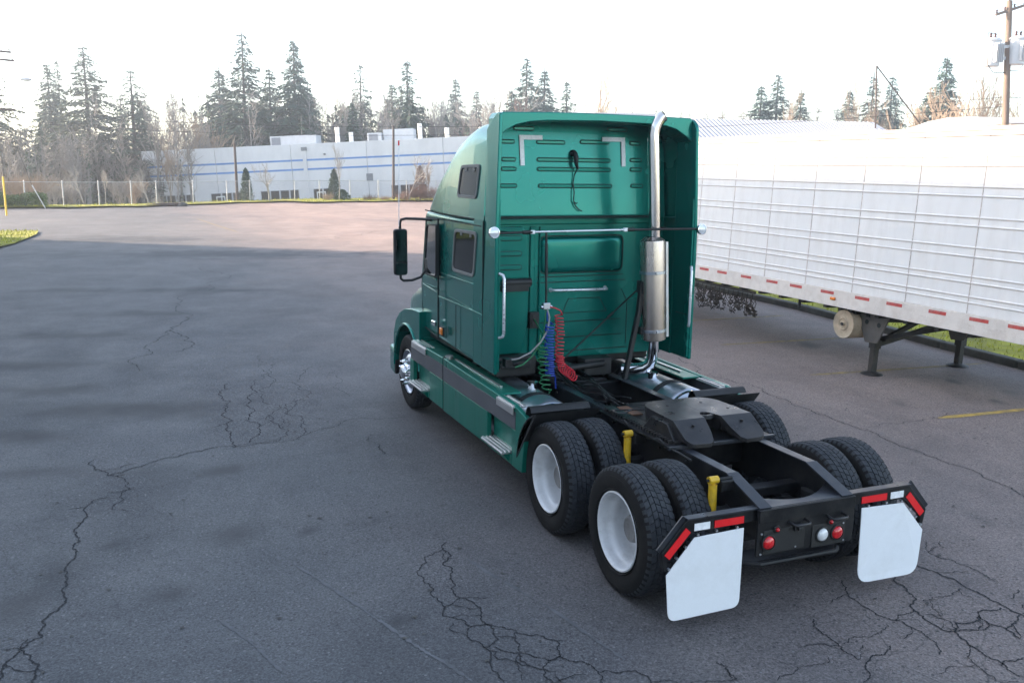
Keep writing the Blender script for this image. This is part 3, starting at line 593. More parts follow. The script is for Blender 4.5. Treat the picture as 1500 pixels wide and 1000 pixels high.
fwo = FW.build('fifth_wheel', M['grease'], TR, bevel=.012, seg=3)
MB().lathe([(.06,0),(.075,.03),(.11,.03),(.12,0)], (0,.66,1.17), (0,0,1), 24).build('jaw_ring', M['frame'], fwo)
jg = MB()
for x, y in ((.18,.95),(-.18,.95),(.3,.7),(-.3,.7),(.25,.42),(-.25,.42)): jg.cyl((x,y,fz(y)-.01),(x,y,fz(y)+.004),.014,8)
jg.build('grease_fittings', M['frame'], fwo)
# quarter fenders in front of the drive tyres
for s in (-1, 1):
    rings = []
    for x in (s*.60, s*.80, s*1.0, s*1.255):
        a = [V(x, 1.32+.60*math.cos(R(t)), .50+.60*math.sin(R(t))) for t in range(4, 69, 8)]+[V(x, 1.50, 1.075), V(x, 1.47, 1.085)]
        b = [V(x, 1.32+.588*math.cos(R(t)), .50+.588*math.sin(R(t))) for t in range(68, 3, -8)]
        rings.append([V(x,1.475,1.073)]+[p for p in a[::-1]]+b[::-1][::1][::-1])
    q = MB().loft(rings).build('quarter_fender', M['black'], TR, smooth=50)
    b = MB()
    for x in (.68,.86,1.05,1.2): b.cyl((s*x,1.32+.60*math.cos(R(62)),.50+.60*math.sin(R(62))),(s*x,1.32+.612*math.cos(R(62)),.50+.612*math.sin(R(62))),.011,8)
    b.build('bolts', M['alu'], q)
    rl = MB().loft([[V(x, 1.71+.075*math.cos(R(a)), 1.0+.10*math.sin(R(a))) for a in range(-60, 151, 15)]+[V(x, 1.71+.067*math.cos(R(a)), 1.0+.092*math.sin(R(a))) for a in range(150, -61, -15)] for x in (s*.60, s*1.22)])
    rl.build('fender_roll', M['black'], q, smooth=40)
    MB().cyl((s*.43,1.62,1.0),(s*1.2,1.62,1.0),.02,8).build('fender_bracket', M['frame'], q)
# fuel tanks
for s in (-1, 1):
    t = MB().lathe([(0,0),(.22,.01),(.30,.03),(.322,.06),(.325,.1),(.325,2.05),(.322,2.12),(.29,2.15),(0,2.16)], (s*.82,2.02,.70), (0,1,0), 40).build('fuel_tank', M['alu'], TR, smooth=40)
    for y in (2.42, 3.3, 3.9): MB().lathe([(.327,-.04),(.334,-.04),(.334,.04),(.327,.04)], (s*.82,y,.70), (0,1,0), 40, True).build('tank_strap', M['black'], t, smooth=40)
    MB().cyl((s*.74,2.72,1.0),(s*.74,2.72,1.055),.05,16).cyl((s*.74,2.72,1.055),(s*.74,2.72,1.075),.062,16).build('tank_cap', M['chrome'], t, smooth=40)
    MB().lathe([(.30,-.012),(.312,-.012),(.312,.012),(.30,.012)], (s*.82,2.045,.70), (0,1,0), 32, True).build('tank_rim', M['chrome'], t, smooth=40)
# machinery under and behind the cab
MB().bx(-.40,.40,3.35,5.6,.55,1.12).bx(-.34,.34,3.0,3.4,.62,.98).build('gearbox', M['frame'], TR, bevel=.04)
MB().bx(-1.02,1.02,3.32,5.5,1.10,1.20).build('cab_floor', M['frame'], TR, bevel=.02)
MB().bx(-1.0,-.52,3.12,3.32,1.05,1.27).bx(-.98,-.62,3.02,3.14,1.16,1.24).build('battery_box', M['black'], TR, bevel=.015)
MB().bx(-.42,-.1,3.0,3.2,1.0,1.16).bx(.05,.4,3.05,3.25,1.0,1.2).cyl((-.2,3.0,1.12),(.3,3.05,1.14),.04,10).build('valve_block', M['black'], TR, bevel=.015)
# ------------------------------------------------------------------ cab
CW = 1.185
prof = [(3.3,1.20),(5.52,1.20),(5.66,1.45),(5.70,1.78),(5.36,2.70),(5.28,2.76),(3.3,2.76)]
cab = MB().prism(prof, 'x', -CW, CW)
cab.v = [(x*(1 if y < 4.7 else 1-.10*(y-4.7)), y, z) for x, y, z in cab.v]
cabo = MB(); cabo.v = cab.v; cabo.f = cab.f
CAB = cabo.build('cab', M['paint'], TR, bevel=.05, seg=4, smooth=None)
for p in CAB.data.polygons: p.use_smooth = True
CAB.data.set_sharp_from_angle(angle=R(30))
# roof fairing
RF = [(3.036,3.82,1.187),(3.40,3.84,1.187),(3.55,3.83,1.185),(3.80,3.77,1.183),(4.05,3.68,1.18),(4.25,3.57,1.175),(4.5,3.42,1.165),(4.75,3.29,1.15),(5.0,3.13,1.125),(5.2,2.97,1.09),(5.36,2.80,1.03)]
def side_x(z, w=CW, T=3.84): return w-.045*max(0, z-2.78)/1.0
def rring(y, T, w):
    H = T-2.77; r = min(.24, H*.75); out = []
    zs = T-.06-r
    out += [(w, 2.77)]
    for k in range(1, 4): z = 2.77+(zs-2.77)*k/3; out.append((side_x(z, w), z))
    wx = side_x(zs, w)
    for k in range(1, 8):
        t = R(90*k/7); out.append((wx-r*(1-math.cos(t)), zs+r*math.sin(t)))
    xe, ze = out[-1]
    for k in range(1, 5): out.append((xe*(1-k/4), ze+(T-ze)*math.sin(R(90*k/4))))
    full = [V(-x, y, z) for x, z in out]+[V(x, y, z) for x, z in out[:-1][::-1]]
    return full
rf = MB().loft([rring(*q) for q in RF], cap=False); RFO = rf.build('roof_fairing', M['paint'], TR, smooth=38)
MB().prism([(5.2,2.74),(5.5,2.70),(5.52,2.735),(5.22,2.79)], 'x', -1.02, 1.02).build('sun_visor', M['black'], RFO, bevel=.01)
sm = MB()
for s in (-1, 1): sm.bar((s*(CW+.001),3.32,2.765),(s*(CW+.001),4.7,2.765), .006, .014).bar((s*(CW+.001),4.7,2.765),(s*1.115,5.33,2.765), .006, .014)
sm.build('roof_seam', M['seam'], RFO)
# side extenders
for s in (-1, 1):
    p = [(2.66,1.20),(3.03,1.20),(3.03,3.70),(2.88,3.80),(2.75,3.86)]+([(2.69,3.84)] if s < 0 else [(2.66,3.78)])+[(2.655,2.6)]
    e = MB().prism(rounded(p, (4,) if s < 0 else (4, 5), .05), 'x', s*1.165, s*1.205)
    e.v = [(x-s*(.045*max(0, z-2.78)), y, z) for x, y, z in e.v]
    eo = e.build('side_extender', M['paint'], TR, bevel=.012, seg=3)
    rt_ = MB().prism([(3.036,1.20),(3.33,1.20),(3.34,2.78),(3.036,2.78)], 'x', s*1.15, s*1.1865)
    rt_.v = [(x-s*(.045*max(0, z-2.78)), y, z) for x, y, z in rt_.v]; rt_.build('cab_corner', M['paint'], TR, bevel=.006)
    MB().bx(min(s*1.14,s*1.166),max(s*1.14,s*1.166),2.668,2.70,1.22,3.0).build('extender_return', M['paint'], eo, bevel=.008)
    l = MB().bx(s*1.1625-.002,s*1.1625+.002,2.72,3.27,2.72,2.728).bx(s*1.1625-.002,s*1.1625+.002,2.72,3.27,1.70,1.708).bx(s*1.1625-.002,s*1.1625+.002,3.06,3.066,1.25,2.7)
    l.build('panel_line', M['seam'], eo)
    g = MB().tube([(s*1.15,2.665,2.25),(s*1.125,2.625,2.235),(s*1.12,2.61,2.20),(s*1.12,2.61,1.64),(s*1.125,2.625,1.60),(s*1.15,2.665,1.585)], .016, 10)
    g.build('grab_handle', M['silver'], TR, smooth=60)
MB().bar((-1.188,3.033,1.22),(-1.188,3.033,2.76),.004,.02).build('extender_seam', M['seam'], TR)
# roof visor over the back wall
outer = [(-1.135,3.80),(-1.10,3.858),(-.6,3.872),(0,3.876),(.6,3.872),(1.10,3.862),(1.14,3.82)]
inner = [(1.14,3.60),(1.06,3.66),(.92,3.738),(.80,3.768),(.62,3.784),(0,3.796),(-.62,3.784),(-.80,3.768),(-.95,3.735),(-1.06,3.68),(-1.13,3.62)]
MB().prism(outer+inner, 'y', 2.74, 3.06).build('roof_visor', M['paint'], TR, bevel=.01, seg=2)
# back wall
def wy(z): return 3.285+.065*max(0, z-2.80)
BW = MB().bx(-1.16,1.16,3.285,3.302,1.19,2.80).build('rear_wall', M['paint'], TR)
MB().prism([(-1.16,2.80),(1.16,2.80),(1.14,3.54),(1.11,3.65),(1.055,3.725),(.98,3.768),(.905,3.782),(.68,3.803),(.45,3.822),(.22,3.833),(0,3.839),(-.22,3.833),(-.45,3.822),(-.68,3.803),(-.905,3.782),(-.98,3.768),(-1.055,3.725),(-1.11,3.65),(-1.14,3.54)], 'y', 3.285, 3.302).lean(.065, 2.80).build('upper_panel', M['paint'], BW)
def stadium(x0, x1, z, h, n=6):
    r = h/2; return [(x1-r+r*math.cos(R(-90+180*i/n)), z+r*math.sin(R(-90+180*i/n))) for i in range(n+1)]+[(x0+r+r*math.cos(R(90+180*i/n)), z+r*math.sin(R(90+180*i/n))) for i in range(n+1)]
def slot(x0, x1, z, h=.05, y=None):
    y = wy(z) if y is None else y
    o = stadium(x0, x1, z, h); i2 = stadium(x0+.008, x1-.008, z, h-.016)
    g = frame_prism(MB(), o, i2, 'y', y-.004, y+.002).build('embossed_slot', M['seam'], BW)
    MB().prism(stadium(x0+.009, x1-.009, z, h-.018), 'y', y-.009, y+.002).build('slot_face', M['paint'], BW, bevel=.004)
for x0, x1, z in ((-.74,-.49,3.727),(.40,.66,3.745),(-.472,-.12,3.588),(.056,.431,3.60),(-.469,.447,3.400),(-.467,.45,3.298),(-.455,.467,3.118),
                  (-.886,-.721,3.585),(-.884,-.71,3.397),(-.89,-.705,3.297),(-.905,-.698,3.118),(.685,.83,3.597),(.69,.85,3.41),(.69,.85,3.305),(.70,.87,3.122)): slot(x0, x1, z)
MB().bx(-1.12,.96,3.268,3.286,2.772,2.790).build('wall_seam', M['seam'], BW)
MB().bx(-1.14,1.0,3.245,3.286,2.70,2.770).build('wall_ledge', M['paint'], BW, bevel=.01)
MB().bx(-1.14,1.0,3.262,3.286,2.792,2.806).build('wall_bead', M['paint'], BW, bevel=.005)
lcol = MB().prism([(-1.14,1.28),(-.66,1.28),(-.58,1.6),(-.57,2.1),(-.605,2.62),(-.66,2.685),(-1.14,2.685)], 'y', 3.225, 3.286).build('wall_column', M['paint'], BW, bevel=.015, seg=3)
for z in (2.56, 2.392, 2.243): slot(-.965, -.665, z, .062, 3.225)
MB().bx(-.93,-.62,3.13,3.23,1.99,2.05).cyl((-.90,3.16,2.085),(-.585,3.16,2.085),.045,16).bx(-.90,-.60,3.12,3.225,2.035,2.09).build('intake_cover', M['black'], TR, smooth=40)
# raised centre panel
frame_prism(MB(), rrect(-.43,.625,2.15,2.578,.07), rrect(-.418,.613,2.162,2.566,.06), 'y', 3.279, 3.287).build('panel_groove', M['seam'], BW)
bp2 = [[V(x, yy, z) for x, z in rrect(-.415+i, .61-i, 2.165+i, 2.563-i, .06)] for i, yy in ((0,3.284),(.012,3.262),(.03,3.250),(.06,3.246))]
MB().loft(bp2).build('centre_panel', M['paint'], BW, smooth=40)
gl = MB()
for z, x0, x1 in ((2.118,-.46,.64),(2.055,-.46,.66),(1.60,-.40,.62),(1.42,-.36,.64),(1.26,-.38,.72)): gl.bx(x0, x1, 3.281, 3.286, z-.005, z+.005)
for (xa, za), (xb, zb) in (((-.13,1.70),(-.06,1.86)),((-.06,1.86),(.34,1.86)),((.34,1.86),(.43,1.70)),((.43,1.70),(-.13,1.70)),((.62,1.95),(.70,1.80)),((.70,1.80),(.70,1.3))): gl.bar((xa,3.2835,za),(xb,3.2835,zb),.008,.004,(0,1,0))
gl.build('panel_line', M['seam'], BW)
for x0, x1 in ((-.55,-.49),(-.44,-.42)): MB().bx(x0, x1, 3.262, 3.286, 1.22, 2.68).build('wall_rib', M['paint'], BW, bevel=.01)
MB().tube([(-.285,3.285,1.975),(-.28,3.23,1.972),(-.25,3.215,1.972),(.37,3.215,1.962),(.40,3.23,1.962),(.405,3.285,1.962)], .016, 10).build('grab_handle', M['silver'], TR, smooth=60)
for x in (-.285, .405): MB().lathe([(0,.012),(.022,.01),(.028,0)], (x,3.286,1.968), (0,-1,0), 14).build('handle_foot', M['alu'], TR, smooth=40)
MB().bx(-.57,-.46,3.19,3.286,1.56,1.74).bx(-.55,-.48,3.18,3.19,1.58,1.65).bx(-.55,-.48,3.18,3.19,1.67,1.72).build('junction_box', M['black'], TR, bevel=.008)
# reflective corner tapes
MB().prism([(-.674,3.657),(-.40,3.659),(-.40,3.612),(-.622,3.610),(-.612,3.335),(-.662,3.333)], 'y', 3.270, 3.2735).lean(.065, 2.80).build('corner_tape', M['white_tape'], TR)
MB().prism([(.334,3.657),(.622,3.660),(.632,3.340),(.583,3.338),(.575,3.612),(.334,3.610)], 'y', 3.270, 3.2735).lean(.065, 2.80).build('corner_tape', M['white_tape'], TR)
# black connector and its hanging cable
MB().lathe([(0,.07),(.022,.068),(.035,.05),(.04,.0)], (-.03,3.345,3.475), (0,-1,0), 14).tube([(-.03,3.28,3.475),(-.025,3.25,3.43),(-.02,3.25,3.36),(.0,3.25,3.30)], [.03,.03,.022,.012], 8).build('cable_plug', M['black'], TR, smooth=50)
MB().tube([(0,3.255,3.31),(-.02,3.29,3.24),(-.035,3.29,3.15),(-.03,3.265,3.05),(-.035,3.265,2.96),(-.01,3.262,2.90),(.03,3.255,2.86),(.065,3.25,2.845)], .007, 6).tube([(-.03,3.265,2.95),(.0,3.26,2.925),(.01,3.26,2.94)], .006, 5).build('hanging_cable', M['black'], TR, smooth=60)
# lamp bar
LB = MB().cyl((-.79,2.66,2.667),(.31,2.66,2.675),.011,12).build('lamp_bar', M['silver'], TR, smooth=50)
MB().cyl((-1.19,2.66,2.658),(-.79,2.66,2.667),.013,10).cyl((-.90,2.66,2.664),(-.80,2.66,2.666),.02,10).cyl((.31,2.66,2.675),(1.21,2.66,2.673),.013,10).cyl((.31,2.66,2.675),(.40,2.66,2.675),.02,10).build('bar_end', M['black'], LB, smooth=50)
MB().bx(-.82,-.77,2.645,2.675,2.648,2.685).bx(.27,.315,2.645,2.675,2.656,2.695).build('bar_clamp', M['white_tape'], LB, bevel=.004)
MB().cyl((-1.0,2.66,2.66),(-1.0,3.23,2.64),.009,8).cyl((.95,2.66,2.67),(.95,3.28,2.66),.009,8).build('bar_bracket', M['black'], LB)
for x in (-1.225, 1.245):
    h = MB().lathe([(.0,-.07),(.025,-.065),(.045,-.03),(.056,.0),(.058,.02)], (x,2.655,2.666), (.1,-1,.05), 24).build('work_lamp', M['black'], TR, smooth=50)
    MB().lathe([(0,.028),(.03,.026),(.05,.02),(.052,.012)], (x,2.655,2.666), (.1,-1,.05), 24).build('lamp_lens', M['lamp_glass'], h, smooth=50)
    MB().lathe([(.05,.02),(.053,.027),(.059,.025),(.06,.01)], (x,2.655,2.666), (.1,-1,.05), 24).build('lamp_ring', M['chrome'], h, smooth=50)
# hose pole, coils
MB().cyl((-.64,2.655,2.66),(-.625,2.655,1.92),.012,10).cyl((-.638,2.655,2.55),(-.63,2.655,2.2),.016,10).build('hose_pole', M['black'], TR, smooth=50)
MB().bx(-.665,-.585,2.63,2.68,1.86,1.93).cyl((-.69,2.655,1.885),(-.56,2.655,1.885),.022,10).build('hose_clamp', M['alu'], TR, bevel=.006)
def coil(name, m, pts, rad, turns, r=.0075, wob=.006):
    pts = [Vector(p) for p in pts]; out = []; n = turns*12
    for i in range(n+1):
        t = i/n*(len(pts)-1); k = min(int(t), len(pts)-2); c = pts[k].lerp(pts[k+1], t-k); a = 2*PI*i/12
        rr = rad*(1+.12*math.sin(i*.37)); c = c+V(wob*math.sin(i*.21), wob*math.cos(i*.17), 0)
        out.append(c+V(rr*math.cos(a), rr*math.sin(a), 0))
    return out
rc = coil('r', None, [(-.50,2.60,1.80),(-.485,2.60,1.6),(-.49,2.60,1.38),(-.475,2.58,1.26)], .043, 17)
rc2 = []
for i in range(73):
    a = 2*PI*i/12; t = i/72; c = V(-.475,2.57,1.25).lerp(V(-.375,2.48,1.165), t); rc2.append(c+V(.052*math.cos(a)*.8, .052*math.sin(a)*.4, .052*math.sin(a)))
MB().tube([(-.60,2.64,1.89),(-.54,2.61,1.875),(-.49,2.59,1.85)]+rc+rc2, .0072, 6).build('red_air_coil', M['red_hose'], TR, smooth=60)
MB().tube([(-.62,2.64,1.87),(-.625,2.62,1.75)]+coil('b', None, [(-.60,2.62,1.70),(-.60,2.61,1.4),(-.59,2.60,1.16)], .046, 20)+[(-.52,2.62,1.13),(-.5,2.64,1.0)], .0085, 6).build('blue_air_coil', M['blue_hose'], TR, smooth=60)
MB().tube([(-.63,2.64,1.87),(-.66,2.62,1.62)]+coil('g', None, [(-.69,2.60,1.50),(-.68,2.58,1.3),(-.655,2.55,1.02)], .050, 11, wob=.012)+[(-.62,2.55,.98)], .0075, 6).build('green_power_coil', M['green_hose'], TR, smooth=60)
MB().tube([(-.625,2.64,1.88),(-.60,2.62,1.78),(-.62,2.61,1.65),(-.70,2.60,1.53),(-.82,2.60,1.42),(-.95,2.62,1.36),(-1.06,2.66,1.34)], .010, 8).build('grey_hose', M['grey_hose'], TR, smooth=60)
MB().tube([(-.70,2.62,1.60),(-.72,2.60,1.50),(-.80,2.60,1.38),(-.90,2.60,1.30),(-.98,2.62,1.27)], .009, 8).tube([(-.52,3.19,1.66),(-.545,3.0,1.6),(-.58,2.8,1.55),(-.62,2.65,1.6)], .008, 8).build('green_hose', M['green_hose'], TR, smooth=60)
MB().bx(-1.09,-1.02,2.62,2.72,1.27,1.36).cyl((-1.0,2.64,1.30),(-.95,2.63,1.31),.022,10).build('hose_coupling', M['frame'], TR, bevel=.01)
# exhaust stack
ST = MB().tube([(.715,2.75,2.52),(.70,2.75,2.8),(.675,2.75,3.2),(.648,2.75,3.60),(.645,2.75,3.67),(.655,2.75,3.74),(.682,2.75,3.80),(.722,2.75,3.85),(.748,2.745,3.873)], .066, 28, caps=False).build('exhaust_stack', M['stack'], TR, smooth=60)
MB().cyl((.74,2.746,3.866),(.752,2.744,3.877),.061,24).build('stack_opening', M['seam'], ST)
MF = MB().lathe([(.066,0),(.10,.0),(.136,.015),(.138,.03),(.138,1.10),(.134,1.12),(.09,1.15),(.07,1.16)], (.752,2.75,1.43), (-.058,0,1), 36).build('muffler', M['muffler'], TR, smooth=40)
MB().prism([(.12,-.04),(.155,-.03),(.158,.05),(.125,.06)], 'z', 0, 1.06).build('heat_shield_edge', M['alu'], MF, loc=(.745,2.70,1.47)).rotation_euler = (0, -.058, 0)
for z in (1.55, 2.20): MB().lathe([(.139,-.018),(.146,-.015),(.146,.015),(.139,.018)], (.752-.058*(z-1.43),2.75,z), (-.058,0,1), 36, True).bx(.70-.058*(z-1.43),.73-.058*(z-1.43),2.585,2.612,z-.012,z+.012).build('muffler_clamp', M['alu'], MF, smooth=40)
MB().tube([(.752,2.75,1.46),(.757,2.75,1.32),(.755,2.76,1.22),(.735,2.78,1.15),(.69,2.82,1.10),(.62,2.88,1.08),(.5,2.98,1.06)], .066, 24).build('exhaust_elbow', M['chrome'], TR, smooth=60)
MB().bar((.585,2.77,2.08),(.56,2.77,1.75),.05,.06,(0,1,0)).bar((.56,2.77,1.76),(.41,2.77,1.0),.05,.06,(0,1,0)).bx(.57,.66,2.72,2.86,1.96,2.10).bx(.58,.66,2.74,2.84,1.5,1.58).build('stack_bracket', M['black'], TR, bevel=.008)
MB().cyl((.72,3.1,1.95),(-.19,3.1,1.21),.010,8).cyl((.42,3.1,1.706),(.36,3.1,1.66),.016,8).build('support_rod', M['black'], TR, smooth=50)
# ------------------------------------------------------------------ cab side details
def side_pane(s, name, poly, r, rim=.035, fn=None, seal='seal', tilt=True):
    po = rounded(poly, range(len(poly)), r)
    cy = sum(p[0] for p in poly)/len(poly); cz = sum(p[1] for p in poly)/len(poly)
    ey = max(abs(p[0]-cy) for p in poly); ez = max(abs(p[1]-cz) for p in poly)
    pi = [(cy+(y-cy)*(1-rim/ey), cz+(z-cz)*(1-rim/ez)) for y, z in po]
    fx = fn or (lambda y, z: side_x(z))
    fr = frame_prism(MB(), po, pi, 'x', -.01, .016); fr.v = [(s*(fx(y, z)+x), y, z) for x, y, z in fr.v]
    f = fr.build(name, M[seal], TR, bevel=.005)
    g = MB().prism(pi, 'x', -.008, .004); g.v = [(s*(fx(y, z)+x), y, z) for x, y, z in g.v]
    g.build('pane', M['glass'], f); return f
for s in (-1, 1):
    dw = 0 if s < 0 else .22
    w1 = side_pane(s, 'window', [(3.20+dw,3.345),(3.27+dw,2.975),(3.89+dw,2.975),(3.80+dw,3.33)], .07)
    w2 = side_pane(s, 'window', [(3.22,2.635),(3.31,2.135),(4.04,2.13),(3.955,2.62)], .08)
    for w, ys, z in ((w1, (3.38+dw,3.62+dw), 3.29), (w2, (3.42,3.72), 2.585)):
        hg = MB()
        for y in ys: hg.bx(min(s*(side_x(z)+.002),s*(side_x(z)+.013)),max(s*(side_x(z)+.002),s*(side_x(z)+.013)),y-.03,y+.03,z-.025,z+.02)
        hg.build('window_hinge', M['seal'], w, bevel=.005)
    dfx = lambda y, z: CW*(1 if y < 4.7 else 1-.10*(y-4.7))
    D = MB()
    dsk = [(4.60,1.235),(5.46,1.235),(5.60,1.5),(5.62,1.75),(5.30,2.64),(5.22,2.69),(4.60,2.69)]
    frame_prism(D, dsk, [(4.605+(y-4.605)*.988, 1.24+(z-1.24)*.994) for y, z in [(4.61,1.245),(5.455,1.245),(5.59,1.5),(5.61,1.75),(5.29,2.635),(5.215,2.68),(4.61,2.68)]], 'x', -.02, .0015)
    D.v = [(s*(dfx(y, z)+x), y, z) for x, y, z in D.v]; d = D.build('door', M['seam'], TR)
    side_pane(s, 'door_window', [(4.62,2.63),(4.64,1.985),(5.42,1.94),(5.18,2.60)], .05, .022, dfx, 'black')
    MB().bx(min(s*(CW-.01),s*(CW+.022)),max(s*(CW-.01),s*(CW+.022)),4.66,4.80,1.375,1.435).build('door_handle', M['chrome'], d, bevel=.008)
    b = MB().bx(s*CW-.007,s*CW+.007,3.02,4.56,1.757,1.773).bx(s*CW-.006,s*CW+.006,3.34,4.45,2.055,2.067)
    b.build('side_crease', M['silver'] if False else M['paint'], TR, bevel=.004)
    MB().bar((s*(CW-.0),4.6,1.80),(s*(CW-.09),5.5,1.80),.014,.016).bar((s*(CW+.002),4.63,1.955),(s*(CW-.07),5.35,1.93),.02,.03).build('door_crease', M['paint'], TR, bevel=.004)
    MB().bar((s*(CW+.0005),3.92,1.22),(s*(CW+.0005),3.92,1.75),.004,.008).bar((s*(CW+.0005),3.06,1.22),(s*(CW+.0005),3.06,2.74),.004,.008).bar((s*(CW+.0005),3.1,2.70),(s*(CW+.0005),4.56,2.70),.006,.012).build('side_seam', M['seam'], TR)
    MB().bx(min(s*(CW-.01),s*(CW+.03)),max(s*(CW-.01),s*(CW+.03)),4.375,4.465,1.315,1.40).build('marker_lamp', M['amber'], TR, bevel=.012)
    MB().bx(min(s*(CW-.01),s*(CW+.012)),max(s*(CW-.01),s*(CW+.012)),4.365,4.475,1.305,1.41).build('marker_base', M['black'], TR)
    # mirror
    mh = MB().bx(s*1.45-.088,s*1.45+.088,5.265,5.36,1.945,2.53).build('mirror', M['black'], TR, bevel=.035, seg=4)
    MB().prism(rrect(s*1.45-.073,s*1.45+.073,2.12,2.515,.02), 'y', 5.258, 5.268).build('mirror_glass', M['mirror'], mh)
    MB().prism(rrect(s*1.45-.073,s*1.45+.073,1.96,2.10,.02), 'y', 5.256, 5.268).build('convex_glass', M['mirror'], mh)
    MB().tube([(s*1.12,5.05,2.655),(s*1.20,5.15,2.66),(s*1.38,5.30,2.66),(s*1.43,5.33,2.645),(s*1.445,5.335,2.60),(s*1.445,5.335,2.50)], .017, 8).tube([(s*1.12,5.25,2.03),(s*1.2,5.25,1.92),(s*1.3,5.30,1.875),(s*1.41,5.33,1.87),(s*1.44,5.335,1.90),(s*1.445,5.335,1.96)], .017, 8).build('mirror_arm', M['black'], mh, smooth=60)
    MB().bx(min(s*1.06,s*1.13),max(s*1.06,s*1.13),5.19,5.32,1.92,2.16).build('mirror_mount', M['black'], mh, bevel=.02)
    an = MB().cyl((s*1.46,5.33,2.56),(s*1.452,5.33,3.56),.005,6).build('whip_antenna', M['white_tape'], TR)
    MB().cyl((s*1.452,5.33,3.56),(s*1.4515,5.33,3.62),.010,8).build('antenna_tip', M['red_tape'], an)
    # wheel-arch fender
    inn = [(6.02+.60*math.cos(R(a)), .50+.66*math.sin(R(a))) for a in range(2, 168, 11)]
    fp = [(5.42,1.44),(5.75,1.43),(6.10,1.385),(6.38,1.29),(6.58,1.15),(6.70,.95),(6.73,.52)]+inn+[(5.42,.62)]
    fd = MB().prism(fp, 'x', s*.55, s*1.175).build('fender', M['paint'], TR, bevel=.045, seg=4)
    for q in fd.data.polygons: q.use_smooth = True
    fd.data.set_sharp_from_angle(angle=R(40))
    lip = [(6.02+.615*math.cos(R(a)), .50+.675*math.sin(R(a))) for a in range(0, 172, 8)]
    MB().tube([(s*1.175, y, z) for y, z in lip], .022, 8).build('arch_lip', M['paint'], fd, smooth=60)
    MB().bx(min(s*.9,s*1.18),max(s*.9,s*1.18),6.60,6.66,.36,.56).build('splash_guard', M['black'], fd, bevel=.01)
    # side skirt with steps
    xo, xi = s*1.25, s*1.20
    def pan(nm, y0, y1, z0, z1, m, par, x0=None, x1=None, bev=.006):
        a, b = (x0 if x0 is not None else xi), (x1 if x1 is not None else xo)
        return MB().bx(min(a, b), max(a, b), y0, y1, z0, z1).build(nm, M[m], par, bevel=bev)
    SK = MB().prism([(1.76,1.00),(2.0,1.045),(4.19,1.075),(4.19,.985),(1.85,.975)], 'x', xi, xo).build('side_skirt', M['paint_dusty'], TR, bevel=.008)
    MB().prism([(4.225,1.075),(5.50,1.06),(5.50,.985),(4.225,.985)], 'x', xi, xo).build('skirt_top', M['paint_dusty'], SK, bevel=.008)
    pan('grey_band', 1.96, 4.19, .80, .983, 'band', SK, x1=s*1.252, bev=.003); pan('grey_band', 4.225, 5.56, .80, .983, 'band', SK, x1=s*1.252, bev=.003)
    MB().prism([(1.70,.985),(1.76,1.0),(1.96,.98),(1.96,.80),(2.05,.80),(2.05,.42),(1.79,.42)], 'x', xi, xo).build('skirt_panel', M['paint_dusty'], SK, bevel=.006)
    pan('skirt_panel', 2.72, 4.19, .43, .797, 'paint_dusty', SK); pan('skirt_panel', 4.225, 4.74, .44, .797, 'paint_dusty', SK)
    pan('skirt_panel', 5.44, 5.60, .46, .797, 'paint_dusty', SK)
    pan('skirt_panel', 2.05, 2.72, .425, .515, 'paint_dusty', SK); pan('skirt_panel', 4.74, 5.44, .445, .515, 'paint_dusty', SK)
    for y0, y1 in ((2.05,2.72),(4.74,5.44)):
        pan('step_recess', y0, y1, .5, .80, 'paint_dusty', SK, x0=s*1.152, x1=s*1.175)
        t = pan('step', y0+.06 if y0 < 3 else y0+.1, y1-.02, .515, .532, 'alu_step', SK, x0=s*1.16, x1=s*1.33, bev=.003)
        rb = MB()
        for k in range(4): rb.bx(s*(1.185+k*.042)-.010, s*(1.185+k*.042)+.010, y0+.07 if y0 < 3 else y0+.11, y1-.03, .532, .546)
        rb.build('tread_rib', M['alu_step'], t)
        MB().prism([(min(s*1.25,s*1.31),.515),(max(s*1.25,s*1.31),.515),(s*1.25,.44)], 'y', y0+.07, y1-.03).build('step_nose', M['paint_dusty'], t)
    for y0, y1 in ((1.98,2.42),(4.86,5.46)):
        t = pan('step', y0, y1, .998, 1.012, 'alu_step', SK, x0=s*1.12, x1=s*1.27, bev=.003)
        t.location.z = .045 if y0 > 3 else .02
        rb = MB()
        for k in range(3): rb.bx(s*(1.145+k*.05)-.011, s*(1.145+k*.05)+.011, y0+.01, y1-.01, 1.012, 1.024)
        rb.build('tread_rib', M['alu_step'], t)
        pan('step_face', y0, y1, .93, 1.0, 'alu_step', t, x0=s*1.262, x1=s*1.272, bev=.002)
    pan('skirt_gap', 4.192, 4.223, .43, 1.08, 'seam', SK, x0=s*1.19, x1=s*1.243, bev=0)
    MB().prism([(2.46,1.045),(5.5,1.062),(5.5,1.042),(2.46,1.025)], 'x', s*.98, s*1.215).build('skirt_deck', M['paint_dusty'], SK, bevel=.004)
    MB().bx(min(s*1.09,s*1.12),max(s*1.09,s*1.12),2.7,4.15,1.050,1.0625).build('deck_rail', M['alu_step'], SK)
    MB().cyl((s*1.17,4.21,1.05),(s*1.17,4.21,1.095),.05,16).build('deck_latch', M['alu_step'], SK, smooth=40)
